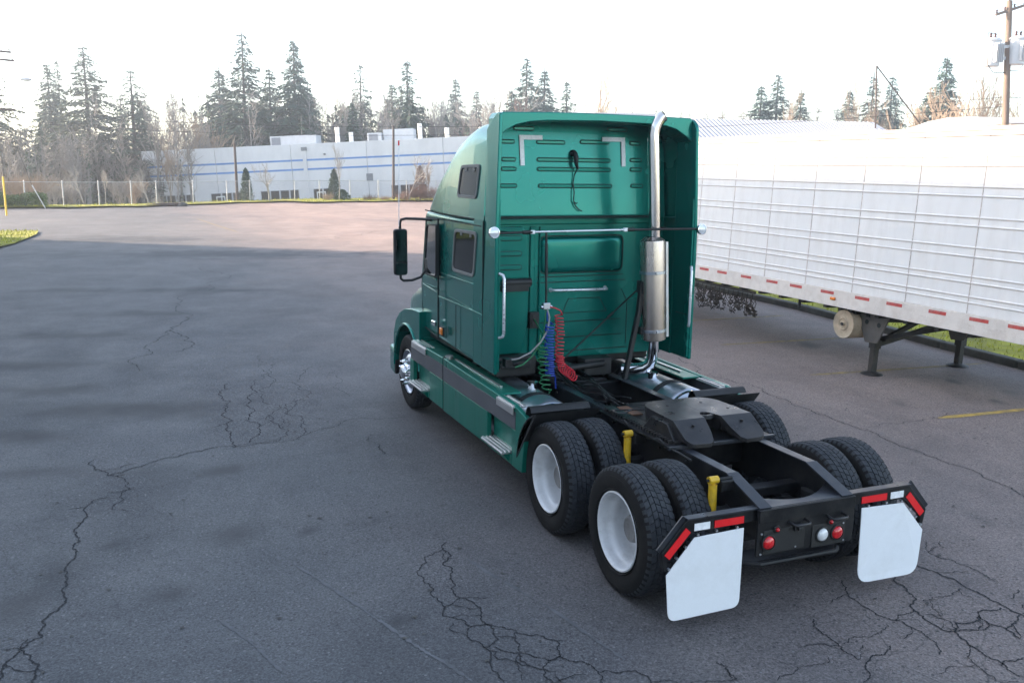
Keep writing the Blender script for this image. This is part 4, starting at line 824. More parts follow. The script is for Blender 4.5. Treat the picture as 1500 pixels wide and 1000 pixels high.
# air lines and cables along the chassis
rk = random.Random(4)
for k in range(7):
    x0 = -.36+.05*k; pts = [(x0+rk.gauss(0,.02), 3.15-i*.17, 1.02+.02*k%.05+.04*math.sin(i*.9+k)+(.10*math.exp(-i*.8))) for i in range(9)]
    MB().tube(pts, .009+.003*(k%2), 6).build('air_line', M['black'], TR, smooth=60)
for k in range(5):
    y0 = .1+k*.3; MB().tube([(-.47,y0,.98),(-.52,y0+.12,1.02+.03*(k%2)),(-.50,y0+.3,1.0),(-.46,y0+.42,.97)], .010, 6).build('air_line', M['black'], TR, smooth=60)
for s in (-1, 1):
    for y in (.38, 1.70): MB().lathe([(0,-.09),(.08,-.085),(.09,-.02),(.098,0),(.09,.02),(.085,.09),(0,.10)], (s*.33,y-.16,.60), (0,1,0), 18).build('brake_chamber', M['frame'], TR, smooth=40)
# hood, windscreen, bumper (front of the truck)
hr = []
for y, w, zt, zb in ((5.62,.98,1.80,.95),(6.0,.95,1.74,.85),(6.5,.90,1.64,.75),(6.95,.84,1.50,.62),(7.2,.78,1.36,.58),(7.3,.72,1.22,.58)):
    hr.append([V(x, y, z) for x, z in rrect(-w, w, zb, zt, .16)])
MB().loft(hr).build('hood', M['paint'], TR, smooth=40)
MB().bx(-.42,.42,7.27,7.33,.68,1.18).build('grille', M['chrome'], TR, bevel=.03)
MB().prism([(-1.16,6.72),(-1.12,7.12),(-.7,7.38),(.7,7.38),(1.12,7.12),(1.16,6.72),(1.0,6.72),(1.0,7.05),(-1.0,7.05),(-1.0,6.72)], 'z', .32, .70).build('bumper', M['paint'], TR, bevel=.03)
for s in (-1, 1): MB().lathe([(0,.05),(.08,.04),(.12,0)], (s*.82,7.1,.95), (s*.3,1,0), 20).build('headlamp', M['white_lens'], TR, smooth=50)
ws = MB().prism([(5.712,1.84),(5.43,2.60),(5.415,2.595),(5.697,1.835)], 'x', -.98, .98).build('windscreen', M['glass'], TR)
# ------------------------------------------------------------------ semi trailer
M.update(
    trl=mat('trailer_white', (.95,.91,.86), .38, 0, .03, 1.2, dirt=(.72,.65,.58), dirt_amt=.45, dirt_scale=1.6, stretch=(1,1.6,.5), coat=.15),
    trl_rail=mat('trailer_rail', (.84,.76,.68), .5, 0, .06, 3, dirt=(.56,.45,.36), dirt_amt=.45, dirt_scale=5),
    trl_seam=mat('trailer_seam', (.56,.46,.40), .6, 0, .2, 3),
    trl_red=mat('trailer_red_tape', (.58,.07,.06), .45, 0, .2, 10, dirt=(.5,.36,.31), dirt_amt=.6, dirt_scale=6),
    gear=mat('landing_gear_black', (.02,.019,.018), .6, 0, .3, 6, dirt=(.09,.07,.055), dirt_amt=.5, dirt_scale=5),
    gusset=mat('gusset_grey', (.105,.098,.09), .6, 0, .2, 6, dirt=(.17,.14,.11), dirt_amt=.6, dirt_scale=5),
    drum=mat('tan_drum', (.50,.40,.28), .55, 0, .2, 5, dirt=(.24,.17,.11), dirt_amt=.6, dirt_scale=6),
    chain=mat('rusty_chain', (.085,.068,.055), .7, .3, .4, 12))
TL = tag(empty('semi_trailer', (6.35, 2.2, 0), (0, R(2.2), 0)), 'long white box trailer with red reflective dashes along its lower rail, standing on landing legs', 'trailer')
TLEN, TW, ZB, ZP, ZT = 16.1, 2.58, 1.06, 1.345, 3.93
MB().bx(.02,TW-.02,.03,TLEN,ZB+.04,ZT-.03).build('box_core', M['trl'], TL)
pw = 1.146; first = (4.65-2.2) % pw
bounds = [0.0]+[first+i*pw for i in range(14) if first+i*pw < TLEN]+[TLEN]
def panel_mesh(w):
    # sheet with pressed beads running lengthways, profile in z
    prof = [(0, ZP)]
    for z in (1.50,1.585,1.78,1.87,2.15,2.28,2.58,2.70,3.0,3.13,3.42,3.55): prof += [(0, z-.014), (-.010, z-.006), (-.010, z+.006), (0, z+.014)]
    prof += [(0, ZT-.09)]
    mb = MB(); n = len(prof); vs = [(x, y, z) for y in (.006, w-.006) for x, z in prof]; vs += [(.015, y, z) for y in (.006, w-.006) for x, z in (prof[0], prof[-1])]
    fs = [(i, i+1, n+i+1, n+i) for i in range(n-1)]
    return mb.add(vs, fs+[(0, n, 2*n+2, 2*n)]).mesh('side_panel', None, fix=False)
PM = panel_mesh(pw)
BEADS = (1.50,1.585,1.78,1.87,2.15,2.28,2.58,2.70,3.0,3.13,3.42,3.55); BEAD = MB().bx(-.0045,.002,.012,pw-.012,-.0185,-.0115).mesh('bead_line')
for a, b in zip(bounds, bounds[1:]):
    me = PM if abs(b-a-pw) < 1e-6 else panel_mesh(b-a)
    link('side_panel', me, M['trl'], TL, loc=(0, a, 0))
    if abs(b-a-pw) < 1e-6:
        for z in BEADS: link('bead_line', BEAD, M['trl_seam'], TL, loc=(0, a, z))
    MB().bx(-.004,.012,b-.008,b+.003,ZP,ZT-.09).build('panel_joint', M['trl_seam'], TL)
rail = MB().bx(-.022,.05,0,TLEN,ZB,ZP-.004).build('bottom_rail', M['trl_rail'], TL, bevel=.006)
rv = MB()
for k in range(int(TLEN/.085)):
    y = .04+k*.085; rv.cyl((-.022,y,ZP-.03),(-.027,y,ZP-.03),.009,6)
    if k % 3 == 0: rv.cyl((-.022,y,ZB+.05),(-.027,y,ZB+.05),.009,6)
for q in (.2,.32,.44,.62,.74,.86,1.1,1.2,1.9,2.0,2.2,2.9):
    for j in range(4): rv.cyl((-.022,q+j*.028,ZB+.08+j%2*.05),(-.028,q+j*.028,ZB+.08+j%2*.05),.011,6)
for b in bounds[1:-1]:
    for k in range(30): z = ZP+.05+k*.085; rv.cyl((-.004,b-.003,z),(-.010,b-.003,z),.006,5)
tag(rv.build('rivets', M['trl_rail'], TL, fix=False), kind='stuff')
tape = MB().bx(-.0255,-.0225,-.16,.16,1.255,1.305).mesh('red_dash')
for y in (10.016,9.391,8.605,7.819,7.149,6.338,5.519,4.832,3.994,3.265,2.635): link('red_dash', tape, M['trl_red'], TL, loc=(0, y-2.2, 0))
for k in range(9): link('red_dash', tape, M['trl_red'], TL, loc=(0, 8.55+k*.78, 0))
MB().bx(-.03,.04,0,TLEN,ZT-.10,ZT).build('top_rail', M['trl_rail'], TL, bevel=.008)
MB().bx(-.045,.0,-.02,TLEN,ZT-.03,ZT+.03).build('roof_edge', M['trl_seam'], TL, bevel=.006)
MB().bx(-.012,TW+.02,-.02,TLEN+.02,ZT-.012,ZT+.012).build('roof', M['trl'], TL, bevel=.005)
MB().bx(TW-.02,TW+.01,0,TLEN,ZB,ZT-.02).build('far_side', M['trl'], TL)
MB().bx(0,TW,-.03,.0,ZB,ZT-.02).build('front_wall', M['trl'], TL, bevel=.01)
for y in [1.2+i*.6 for i in range(24)]: MB().bx(.05,TW-.05,y,y+.08,ZB-.06,ZB+.04).build('cross_beam', M['gear'], TL)
MB().bx(-.045,-.02,3.92,4.04,1.165,1.215).build('marker_lamp', M['amber'], TL, bevel=.01)
# landing gear
LY = 3.28
for x, f in ((.33, 0), (2.27, -.075)):
    lg = MB().bx(x-.07,x+.07,LY-.07,LY+.07,.45,ZB).bx(x-.052,x+.052,LY-.052,LY+.052,.03-f,.47).build('landing_leg', M['gear'], TL, bevel=.008)
    MB().lathe([(0,.05),(.06,.05),(.16,.02),(.185,.0),(.0,.0)], (x,LY,.016-f), (0,0,1), 24).build('foot_pad', M['gear'], lg, smooth=40)
    gp = [(LY+.36,1.06),(LY-.36,1.06),(LY-.34,.98),(LY-.15,.56),(LY+.12,.54),(LY+.34,.97)]
    MB().prism(gp, 'x', x-.115, x-.09).build('gusset_plate', M['gusset'], lg, bevel=.006)
    for yy, zz in ((LY-.15,.86),(LY+.12,.88)): MB().cyl((x-.118,yy,zz),(x-.112,yy,zz),.04,16).build('gusset_hole', M['seam'], lg)
    MB().bar((x+.02,LY-.05,.62),(x+.3,LY-1.3,1.03),.06,.07).build('leg_brace', M['gear'], lg)
for a, b in (((.33,LY,.93),(2.27,LY,.86)),((.33,LY,.50),(2.27,LY,.96)),((.5,LY-.02,.60),(1.5,LY-.02,1.02)),((.2,LY+.1,1.0),(2.3,LY+.1,1.0))): MB().bar(a, b, .07, .07).build('cross_brace', M['gear'], TL)
dr = MB().lathe([(0,.02),(.03,.03),(.035,.0),(.09,.0),(.10,.012),(.11,.0),(.215,-.004),(.238,.008),(.245,-.02),(.24,-.5),(.0,-.5)], (.05,3.75,.79), (-1,0,0), 40).build('round_drum', M['drum'], TL, smooth=40)
MB().cyl((.035,3.75,.79),(.008,3.75,.79),.028,12).build('drum_cap', M['gear'], dr)
MB().bx(.1,.5,3.55,3.62,.98,1.08).bx(.1,.5,3.9,3.97,.98,1.08).build('drum_bracket', M['gear'], dr)
MB().bar((.06,4.9,1.06),(.06,4.9,.88),.02,.05).bar((.06,4.9,.89),(.06,4.82,.92),.02,.02).build('hook_bracket', M['gear'], TL)
# rear bogie
for y in (12.6, 13.85):
    for x in (.29, .60, 1.98, 2.29):
        w = link('wheel', RIM_OUT if x in (.29, 2.29) else RIM_IN, M['rim'], TL, loc=(x, y, .514-.038*x)); w.rotation_euler = (0, 0, PI if x < 1 else 0)
        link('tyre', T_ME, M['rubber'], w); link('tread', TD_ME, M['tread'], w)
    MB().cyl((.3,y,.50),(2.3,y,.44),.07,12).build('axle', M['gear'], TL)
MB().bx(.5,2.1,11.6,14.8,.80,1.06).build('bogie_frame', M['gear'], TL, bevel=.02)
# tyre chains hung from a rack under the trailer
CH = tag(empty('tire_chains', (6.5, 9.3, .98)), 'dark rusty tire chains hanging in a tangled row under the white trailer', 'chains')
CB = MB().bar((0,-.85,0),(0,1.2,0),.04,.05).build('hanger_rail', M['gear'], CH)
rnd = random.Random(3)
for k in range(13): MB().cyl((0,-.78+k*.155,-.02),(-.02,-.78+k*.155,-.17),.008,6).build('hook', M['gear'], CH)
for k in range(34):
    y = rnd.uniform(-.82, 1.15); d = rnd.uniform(.18, .42)*(1 if y > -.3 else 1); w = rnd.uniform(.06,.22); x0 = rnd.uniform(-.09,.09); pts = []
    for i in range(25):
        t = i/24; pts.append((x0+.035*math.sin(i*1.9+k)+.03*math.sin(t*6+k), y+w*(t-.5)*2*.7+.02*math.sin(i*2.3+k), -.10-d*math.sin(PI*t)**.8+.018*math.sin(i*2.9+k*2)))
    MB().tube(pts, [.006+.005*(i%2) for i in range(25)], 5).build('chain_strand', M['chain'], CH, fix=False)
for k in range(10):
    y = -.86+rnd.uniform(0,.35); pts = [(rnd.uniform(-.06,.06), y-.02*i+.03*math.sin(i+k), -.22-.028*i) for i in range(9)]
    MB().tube(pts, [.009+.006*(i%2) for i in range(9)], 5).build('chain_strand', M['chain'], CH, fix=False)
# ------------------------------------------------------------------ buildings
M.update(
    conc=mat('painted_concrete', (.76,.76,.77), .7, 0, .05, .3, bump=.1, bscale=4, dirt=(.46,.46,.47), dirt_amt=.4, dirt_scale=.4, stretch=(1,1,.5)),
    blue=mat('blue_stripe', (.12,.27,.58), .6, 0, .1, 1),
    dockdark=glass_dark('dark_window', (.03,.03,.032), .15), wframe=mat('window_frame', (.55,.56,.58), .5),
    rtu=mat('rooftop_metal', (.60,.61,.62), .5, .2, .1, 1, dirt=(.4,.39,.37), dirt_amt=.4), louvre=mat('louvre_grey', (.22,.23,.25), .6),
    grey_roof=mat('pale_roof_sheet', (.46,.45,.44), .6, 0, .06, .3),
    roofmetal=mat('ribbed_roof', (.42,.43,.46), .5, .1, .06, .5), white=mat('white_wall', (.82,.82,.80), .6, 0, .03, .4),
    wood=mat('pole_wood', (.20,.145,.11), .85, 0, .25, 3, stretch=(1,1,.15), bump=.3, bscale=30), wooddark=mat('dark_pole_wood', (.085,.062,.052), .85, 0, .25, 3, stretch=(1,1,.15)),
    galv=mat('galvanised', (.50,.51,.52), .5, .5, .1, 4), can=mat('transformer_grey', (.60,.61,.62), .45, .1, .06, 3), insul=mat('insulator_brown', (.10,.04,.03), .3),
    wire=mat('wire_black', (.02,.02,.022), .6), ylw=mat('guard_yellow', (.75,.48,.03), .5, 0, .15, 3))
# white warehouse with two blue stripes: local x runs along the wall, z up
A = Vector((-3.0,103.9,4.37)); B = Vector((29.76,90.71,6.45)); ex = (B-A).normalized(); up = Vector((0,0,1)); ey = up.cross(ex).normalized(); ez = ex.cross(ey)
WH = empty('warehouse', A-ez*8.2); WH.rotation_euler = Matrix((ex, ey, ez)).transposed().to_euler()
tag(WH, 'long low white warehouse with two thin blue stripes beyond the fence', 'building')
WL = 58; H = 8.2
MB().bx(0,WL,.02,40,0,H-.15).build('building_core', M['conc'], WH)
seams = [0,8,16.3,24.6,33,41.4,49.7,WL]
for a, b in zip(seams, seams[1:]): MB().bx(a+.02,b-.02,-.16,.02,0,H).build('wall_panel', M['conc'], WH, bevel=.02)
for zz in (H-1.72, H-2.72):
    for a, b in zip(seams, seams[1:]): MB().bx(a+.03,b-.03,-.166,-.158,zz-.12,zz+.08).build('blue_stripe', M['blue'], WH)
def windows(x0, x1, n, door=None):
    w = (x1-x0)/n
    for k in range(n):
        a = x0+k*w; f = frame_prism(MB(), [(a+.02,.3),(a+w-.02,.3),(a+w-.02,3.35),(a+.02,3.35)], [(a+.09,.37),(a+w-.09,.37),(a+w-.09,3.28),(a+.09,3.28)], 'y', -.22, -.165).build('window', M['wframe'], WH)
        MB().bx(a+.09,a+w-.09,-.19,-.166,.37,3.28).build('pane', M['dockdark'], f)
    if door:
        f = frame_prism(MB(), [(door,.1),(door+1,.1),(door+1,3.0),(door,3.0)], [(door+.12,.1),(door+.88,.1),(door+.88,2.85),(door+.12,2.85)], 'y', -.25, -.222).build('door', M['white'], WH)
windows(1.2,5.4,4); windows(7.1,10.7,3,7.7); windows(12.6,16.9,4); windows(18.4,20.6,2,18.8); windows(27,31,4); windows(34,38,4)
MB().bx(17.6,18.0,-.3,-.16,1,H-.6).build('downspout', M['conc'], WH); MB().bx(17.5,18.1,-.35,-.16,H-.75,H-.35).build('scupper', M['louvre'], WH)
MB().bx(2.8,3.0,-.3,-.17,6.6,6.8).build('wall_lamp', M['louvre'], WH); MB().bx(19.9,20.1,-.32,-.17,6.9,7.1).build('wall_lamp', M['louvre'], WH)
MB().bx(24.4,25.1,-.2,-.165,3.9,4.7).build('wall_vent', M['louvre'], WH)
for x0, x1, y, h, lv in ((12.9,18.2,5,1.15,1),(24.2,25.8,4,1.0,1),(25.9,29.4,5,1.35,0)):
    u = MB().bx(x0,x1,y,y+3,H-.2,H+h).build('rooftop_unit', M['rtu'], WH, bevel=.05)
    if lv: MB().bx(x0+.2,x0+1.2,y-.04,y,H+.1,H+h-.15).build('louvre', M['louvre'], u)
for x, h in ((21.2,1.7),(22.7,1.1),(30.4,1.7),(33.4,1.1),(37.2,1.0),(38.6,1.3),(40.0,1.5)): MB().cyl((x,2,H-.2),(x,2,H+h),.24,12).build('roof_stack', M['white'], WH, smooth=40)
# buildings behind the trailer
RB = tag(empty('metal_roof_shed', (29.7,46.5,0)), 'low shed with a ribbed pale grey metal roof behind the trailer', 'building')
def shed(root, w, d, z0, z1, rot, ribm, n):
    root.rotation_euler = (0,0,rot)
    MB().bx(-w/2,w/2,0,d,0,z0-.05).build('wall', M['white'], root)
    rf_ = MB().prism([(-.5,z0),(d*.5,z1),(d+.5,z0),(d+.5,z0-.1),(d*.5,z1-.1),(-.5,z0-.1)], 'x', -w/2-.3, w/2+.3).build('roof', M[ribm], root)
    me = MB().bar((0,-.5,z0+.02),(0,d*.5,z1+.02),.05,.035).mesh('roof_rib')
    for k in range(n): link('roof_rib', me, M[ribm], rf_, loc=(-w/2+(k+.5)*w/n, 0, 0))
shed(RB, 19, 12, 4.7, 6.7, -.30, 'roofmetal', 64)
RB.location = (33.0, 42.5, 0)
for x, y, w, h, m in ((-5.5,7,2.2,.8,'rtu'),(-.5,7,2.4,.7,'rtu'),(2.2,7,1.2,.9,'louvre')): MB().bx(x-w/2,x+w/2,y,y+1.5,5.6,6.3+h*.5).build('rooftop_unit', M[m], RB, bevel=.04)
WB = tag(empty('white_warehouse', (39,30,0), (0,0,-.42)), 'plain white low-roofed building behind the trailer, right of the ribbed metal roof', 'building')
MB().bx(0,40,0,14,0,6.0).build('wall', M['white'], WB); rp = [(-.3,5.9),(0,6.05),(4,6.45),(7,6.55),(10,6.45),(14,6.05),(14.3,5.9)]
MB().prism(rp, 'x', -.3, 40.3).build('roof', M['grey_roof'], WB, smooth=30)
GB = tag(empty('grey_building', (44,80,0), (0,0,-.4)), 'small grey flat-roofed building far off above the ribbed roof', 'building')
MB().bx(-6,3,0,8,0,8.6).build('wall', M['louvre'], GB); MB().bx(-6.2,3.2,-.2,8.2,8.6,8.9).build('parapet', M['rtu'], GB)
# the depot building beside the yard that shades it (left of the picture)
DB = tag(empty('depot_building', (-14.5, 42.2, 0)), 'tall plain depot building standing left of the yard, outside the picture', 'building')
DH = 12.35
MB().bx(-30,0,-80,0,0,DH).build('wall', M['conc'], DB); MB().bx(-30.2,.15,-80.2,.15,DH,DH+.25).build('parapet', M['rtu'], DB)
for k in range(8): MB().bx(-.02,.04,-9-k*9,-5-k*9,.0,4.2).build('dock_door', M['rtu'], DB, bevel=.01)

# ------------------------------------------------------------------ poles, wires, lamps
def wire(a, b, sag, r=.012, n=20):
    a = Vector(a); b = Vector(b); return [a.lerp(b, i/n)-V(0,0,sag*4*(i/n)*(1-i/n)) for i in range(n+1)]
UP = tag(empty('utility_pole', (35.6,27.0,0)), 'weathered wooden utility pole with two grey transformer cans behind the trailer', 'utility pole')
MB().cyl((0,0,0),(.35,1.35,11.6),.19,16,.14).build('pole', M['wood'], UP, smooth=40)
ca = MB().bar((-.30,1.5,10.93),(1.08,1.02,11.42),.11,.13).build('crossarm', M['wood'], UP, bevel=.01)
for t in (.03,.3,.62,.97):
    p = V(-.30,1.5,11.0).lerp(V(1.08,1.02,11.49), t); MB().lathe([(.02,0),(.055,.03),(.03,.07),(.055,.11),(.025,.17),(0,.18)], p, (0,0,1), 10).build('insulator', M['insul'], ca, smooth=40)
MB().lathe([(.03,0),(.06,.05),(.03,.1),(.05,.14),(0,.2)], (.35,1.35,11.6), (0,0,1), 10).build('insulator', M['insul'], ca, smooth=40)
for dx, dyy, dz in ((-.50,1.34,9.12),(.62,.85,9.22)):
    t = MB().lathe([(0,-.68),(.36,-.68),(.40,-.64),(.40,.50),(.43,.52),(.43,.58),(.30,.68),(.0,.72)], (dx,dyy,dz), (0,0,1), 28).build('transformer', M['can'], UP, smooth=40)
    for k in range(5): MB().bx(dx-.24+k*.12-.012,dx-.24+k*.12+.012,dyy-.52,dyy-.36,dz-.5,dz+.4).build('cooling_fin', M['can'], t)
    for q in (-.15,.15): MB().lathe([(.05,0),(.07,.06),(.04,.12),(.06,.18),(.02,.26)], (dx+q,dyy,dz+.68), (0,0,1), 10).build('bushing', M['insul'], t, smooth=40)
    MB().tube([(dx+.15,dyy,dz+.9),(dx+.45*(1 if dx > 0 else -1),dyy-.1,dz+.9),(dx+.58*(1 if dx > 0 else -1),dyy-.2,dz+.2),(dx+.4*(1 if dx > 0 else -1),dyy-.2,dz-.6),(dx,dyy-.2,dz-.95),(.2,.9,dz-.95)], .018, 6).build('drop_lead', M['wire'], t, smooth=60)
MB().bar((-.5,1.34,9.35),(.62,.85,9.45),.12,.14).bar((-.5,1.34,8.8),(.62,.85,8.9),.12,.14).build('mount_bracket', M['galv'], UP)
LP = tag(empty('street_utility_pole', (-13.0,65.3,0)), 'utility pole at the far left edge, only its crossarm tips show', 'utility pole')
MB().cyl((0,0,0),(0,0,11.4),.17,14,.13).build('pole', M['wooddark'], LP, smooth=40)
for x1, z in ((1.85,10.25),(2.0,9.72)):
    c_ = MB().bar((-1.9,-.3,z+.25),(x1,-.9,z-.02),.1,.13).build('crossarm', M['wooddark'], LP)
    for t in (.06,.3,.75,.97): MB().lathe([(.02,0),(.05,.05),(.025,.1),(.045,.14),(0,.18)], V(-1.9,-.3,z+.31).lerp(V(x1,-.9,z+.04), t), (0,0,1), 8).build('insulator', M['insul'], c_)
MB().tube([(0,0,8.0),(.8,-.8,8.55),(1.9,-1.3,8.6),(2.4,-1.5,8.52)], .035, 8).build('lamp_arm', M['galv'], LP, smooth=50)
MB().loft([[V(2.3+.35*k, -1.5-.1*k, 8.5-.01*k)+V(.0, w*math.cos(2*PI*i/12), h*math.sin(2*PI*i/12)) for i in range(12)] for k, w, h in ((0,.06,.05),(.5,.15,.10),(1.4,.17,.11),(2,.11,.06))]).build('lamp_head', M['galv'], LP, smooth=50)
MB().tube([(0,0,6.2),(.6,-.8,6.6),(1.1,-1.3,6.58)], .03, 8).build('lamp_arm', M['wooddark'], LP, smooth=50)
MB().bx(1.0,1.85,-1.6,-1.2,6.48,6.6).build('lamp_head', M['wooddark'], LP, bevel=.03)
for (x, y, z0, x2, y2, z1, nm, lb) in ((4.2,78.0,0.0,4.18,78.2,4.95,'service_pole','thin dark pole before the left half of the warehouse wall'),(18.2,77.8,0.0,18.35,78.1,6.8,'service_pole','taller brown pole before the warehouse, left of the truck cab')):
    o = empty(nm, (x, y, z0)); MB().cyl((0,0,0),(x2-x,y2-y,z1),.13,12,.10).build('pole', M['wooddark'], o, smooth=40); MB().cyl((x2-x,y2-y,z1),(x2-x,y2-y,z1+.03),.12,12,.06).build('pole_cap', M['wooddark'], o); tag(o, lb, 'pole', 'brown poles along the lot edge')
YG = tag(empty('guy_wire', (-11.45,57.0,0)), 'yellow guy wire guard standing at the left edge by the grass', 'guy wire')
MB().cyl((0,0,0),(-.06,.4,2.3),.055,10).build('yellow_guard', M['ylw'], YG, smooth=40); MB().tube([(0,0,0),(-.06,.4,2.3),(-1.2,8,10.2)], .012, 5).build('cable', M['wire'], YG)
YG2 = tag(empty('guy_wire', (-10.0,66.0,0)), 'thin pale guy wire slanting down by the clipped hedge', 'guy wire')
MB().cyl((0,0,0),(-.75,.3,1.6),.035,8).build('pale_guard', M['galv'], YG2); MB().tube([(-.75,.3,1.6),(-2.9,-.6,9.6)], .012, 5).build('cable', M['wire'], YG2)
wl = [((35.32,28.5,11.05),(-11.3,64.4,10.4),2.0,'upper power line crossing the sky from the transformer pole'),((36.6,28.1,11.5),(-14.5,65.2,10.6),1.8,'topmost power line crossing the sky'),
      ((35.8,27.9,7.0),(-12.9,65.2,6.6),1.3,'lower cable crossing in front of the trees'),((35.8,27.9,6.55),(-12.9,65.2,5.9),1.2,'lowest cable crossing in front of the warehouse roof line')]
for a, b, sg, lb in wl:
    a = Vector(a); tag(MB().tube([p-a for p in wire(a, b, sg, n=28)], .011, 5).build('power_line', M['wire'], None, smooth=60, loc=a), lb, 'wire', 'overhead lines')
for a, b, sg, lb in (((36.6,28.1,11.5),(60,8,11.8),.5,'short power line leaving the transformer pole to the right'),((35.8,27.9,7.0),(60,8,7.4),.6,'lower cable leaving the transformer pole to the right')):
    a = Vector(a); tag(MB().tube([p-a for p in wire(a, b, sg, n=16)], .014, 5).build('power_line', M['wire'], None, smooth=60, loc=a), lb, 'wire', 'overhead lines')
YP = tag(empty('leaning_boom', (43.5,44.0,0)), 'dark bent lamp boom between the far trees right of the ribbed roof', 'boom')
MB().tube([(-.3,0,5.0),(-.75,0,10.3)], .05, 8).build('mast', M['wooddark'], YP); MB().tube([(-.75,0,10.3),(3.0,-1.0,6.2)], .045, 8).build('arm', M['wooddark'], YP)

# ------------------------------------------------------------------ chain-link fence
def chainlink():
    m, t, p, o = nodes('chain_link'); L = t.links.new
    tc = N(t, 'ShaderNodeTexCoord'); mp = N(t, 'ShaderNodeMapping'); mp.inputs['Rotation'].default_value = (0, R(45), 0); L(tc.outputs['Object'], mp.inputs[0])
    sx = N(t, 'ShaderNodeSeparateXYZ'); L(mp.outputs[0], sx.inputs[0]); fs = []
    for ax in ('X', 'Z'):
        a = N(t, 'ShaderNodeMath', operation='MULTIPLY'); L(sx.outputs[ax], a.inputs[0]); a.inputs[1].default_value = 18
        b = N(t, 'ShaderNodeMath', operation='FRACT'); L(a.outputs[0], b.inputs[0])
        c = N(t, 'ShaderNodeMath', operation='LESS_THAN'); L(b.outputs[0], c.inputs[0]); c.inputs[1].default_value = .03; fs.append(c.outputs[0])
    mx = N(t, 'ShaderNodeMath', operation='MAXIMUM'); L(fs[0], mx.inputs[0]); L(fs[1], mx.inputs[1])
    p.inputs['Base Color'].default_value = (.30,.30,.31,1); p.inputs['Metallic'].default_value = .5; p.inputs['Roughness'].default_value = .5
    L(mx.outputs[0], p.inputs['Alpha']); return m
M['chainlink'] = chainlink()
FN = tag(empty('chain_link_fence', (-14,67,0)), 'grey chain link fence with steel posts along the far edge of the lot', 'fence')
fxs = [-24,-20.4,-17.2,-14,-11.4,-8.93,-6.6,-4.4,-2.6,.2,3.0,5.0,6.7,9.2,11.6,14.6,17.5,20.5,23.5,27,31,35]
fp_ = [(x, edge_y(x)+1.4) for x in fxs]
pm = MB().cyl((0,0,-.3),(0,0,1.85),.04,10).cyl((0,0,1.85),(0,0,1.9),.05,10,.02).mesh('post', 40)
for x, y in fp_: link('post', pm, M['galv'], FN, loc=(x+14, y-67, 0))
for (xa, ya), (xb, yb) in zip(fp_, fp_[1:]):
    d = Vector((xb-xa, yb-ya, 0)); o = MB().bx(0,d.length,-.004,.004,.05,1.75).build('mesh_panel', M['chainlink'], FN, loc=(xa+14, ya-67, 0)); o.rotation_euler = (0,0,math.atan2(d.y, d.x))
    MB().cyl((xa+14,ya-67,1.78),(xb+14,yb-67,1.78),.022,6).build('top_rail', M['galv'], FN)
# ------------------------------------------------------------------ trees
M.update(
    bark=mat('conifer_bark', (.075,.055,.043), .9, 0, .3, 4, stretch=(1,1,.2)), bark_grey=mat('grey_bark', (.25,.225,.20), .9, 0, .25, 4, stretch=(1,1,.25)),
    bark_tan=mat('tan_twigs', (.33,.245,.17), .9, 0, .2, 4), bark_pale=mat('pale_bark', (.36,.33,.29), .9, 0, .2, 4), bark_red=mat('reddish_twigs', (.19,.115,.085), .9, 0, .25, 4),
    needle=mat('fir_needles', (.040,.078,.042), .8, 0, .35, .5), needle2=mat('hemlock_needles', (.058,.088,.046), .8, 0, .35, .5), needle3=mat('ivy_green', (.028,.065,.022), .7, 0, .4, .6),
    hedge=mat('hedge_leaf', (.075,.115,.03), .8, 0, .4, 2))
def conifer_mesh(seed, h=1.0, spread=.2, dens=1.0, bare=.12, droop=.25, wob=.25, top=.0):
    """unit-height conifer; returns trunk and crown meshes"""
    r = random.Random(seed); tk = MB(); cn = MB()
    bend = [V(0, 0, i/10) for i in range(11)]
    tk.tube(bend, [.017*(1-i/10.5)+.0015 for i in range(11)], 8)
    z = bare
    while z < .97:
        f = (z-bare)/(1-bare); L0 = spread*((1-f)**.88)*(.55+.45*min(1, f*6+.3))
        if f > 1-top: L0 *= .35
        nb = max(3, int((5+5*(1-f))*dens)); a0 = r.uniform(0, 6.3)
        for k in range(nb):
            if r.random() < .10: continue
            a = a0+2*PI*k/nb+r.gauss(0,.22); L = L0*r.uniform(1-wob*1.6, 1+wob); zz = z+r.uniform(-.010,.010)
            rise = .22*f+.05; tip = V(math.cos(a)*L, math.sin(a)*L, zz+L*(rise-droop)); b = V(0,0,zz); pts = []
            for i in range(5):
                t = i/4; q = b.lerp(tip, t); q.z += L*.10*math.sin(PI*t)*(1 if f > .3 else .6); pts.append(q)
            tk.tube(pts, [.0022*(1-i/4.6) for i in range(5)], 3, caps=False)
            ns = max(5, int(L/.0075*dens)); side = V(-math.sin(a), math.cos(a), 0); out = V(math.cos(a), math.sin(a), 0)
            for j in range(ns):
                t = (j+r.random())/ns
                if t < .16: continue
                i = min(3, int(t*4)); q = pts[i].lerp(pts[i+1], t*4-i)
                for sgn in (-1, 1):
                    l = (.034+.044*math.sin(PI*min(1, t*1.05)))*r.uniform(.55,1.3)*(.28+.85*(1-f)**.8); d = (side*sgn*r.uniform(.6,1)+out*r.uniform(.25,.9)+V(0,0,-r.uniform(.12,.75))).normalized()*l
                    w = d.cross(V(0,0,1)); w = (w.normalized() if w.length > 1e-5 else side)*r.uniform(.004,.0095)*(.35+.65*(1-f)); w.z += r.gauss(0,.0025)
                    e = q+V(0,0,r.gauss(0,.003)); cn.add([e-w*.5, e+d*.5-w, e+d, e+d*.5+w], [(0,1,2,3)])
        z += (.030-.012*f)*r.uniform(.8,1.25)/max(.75, dens**.5)
    return tk.mesh('trunk', 60, fix=False), cn.mesh('crown', None, fix=False)
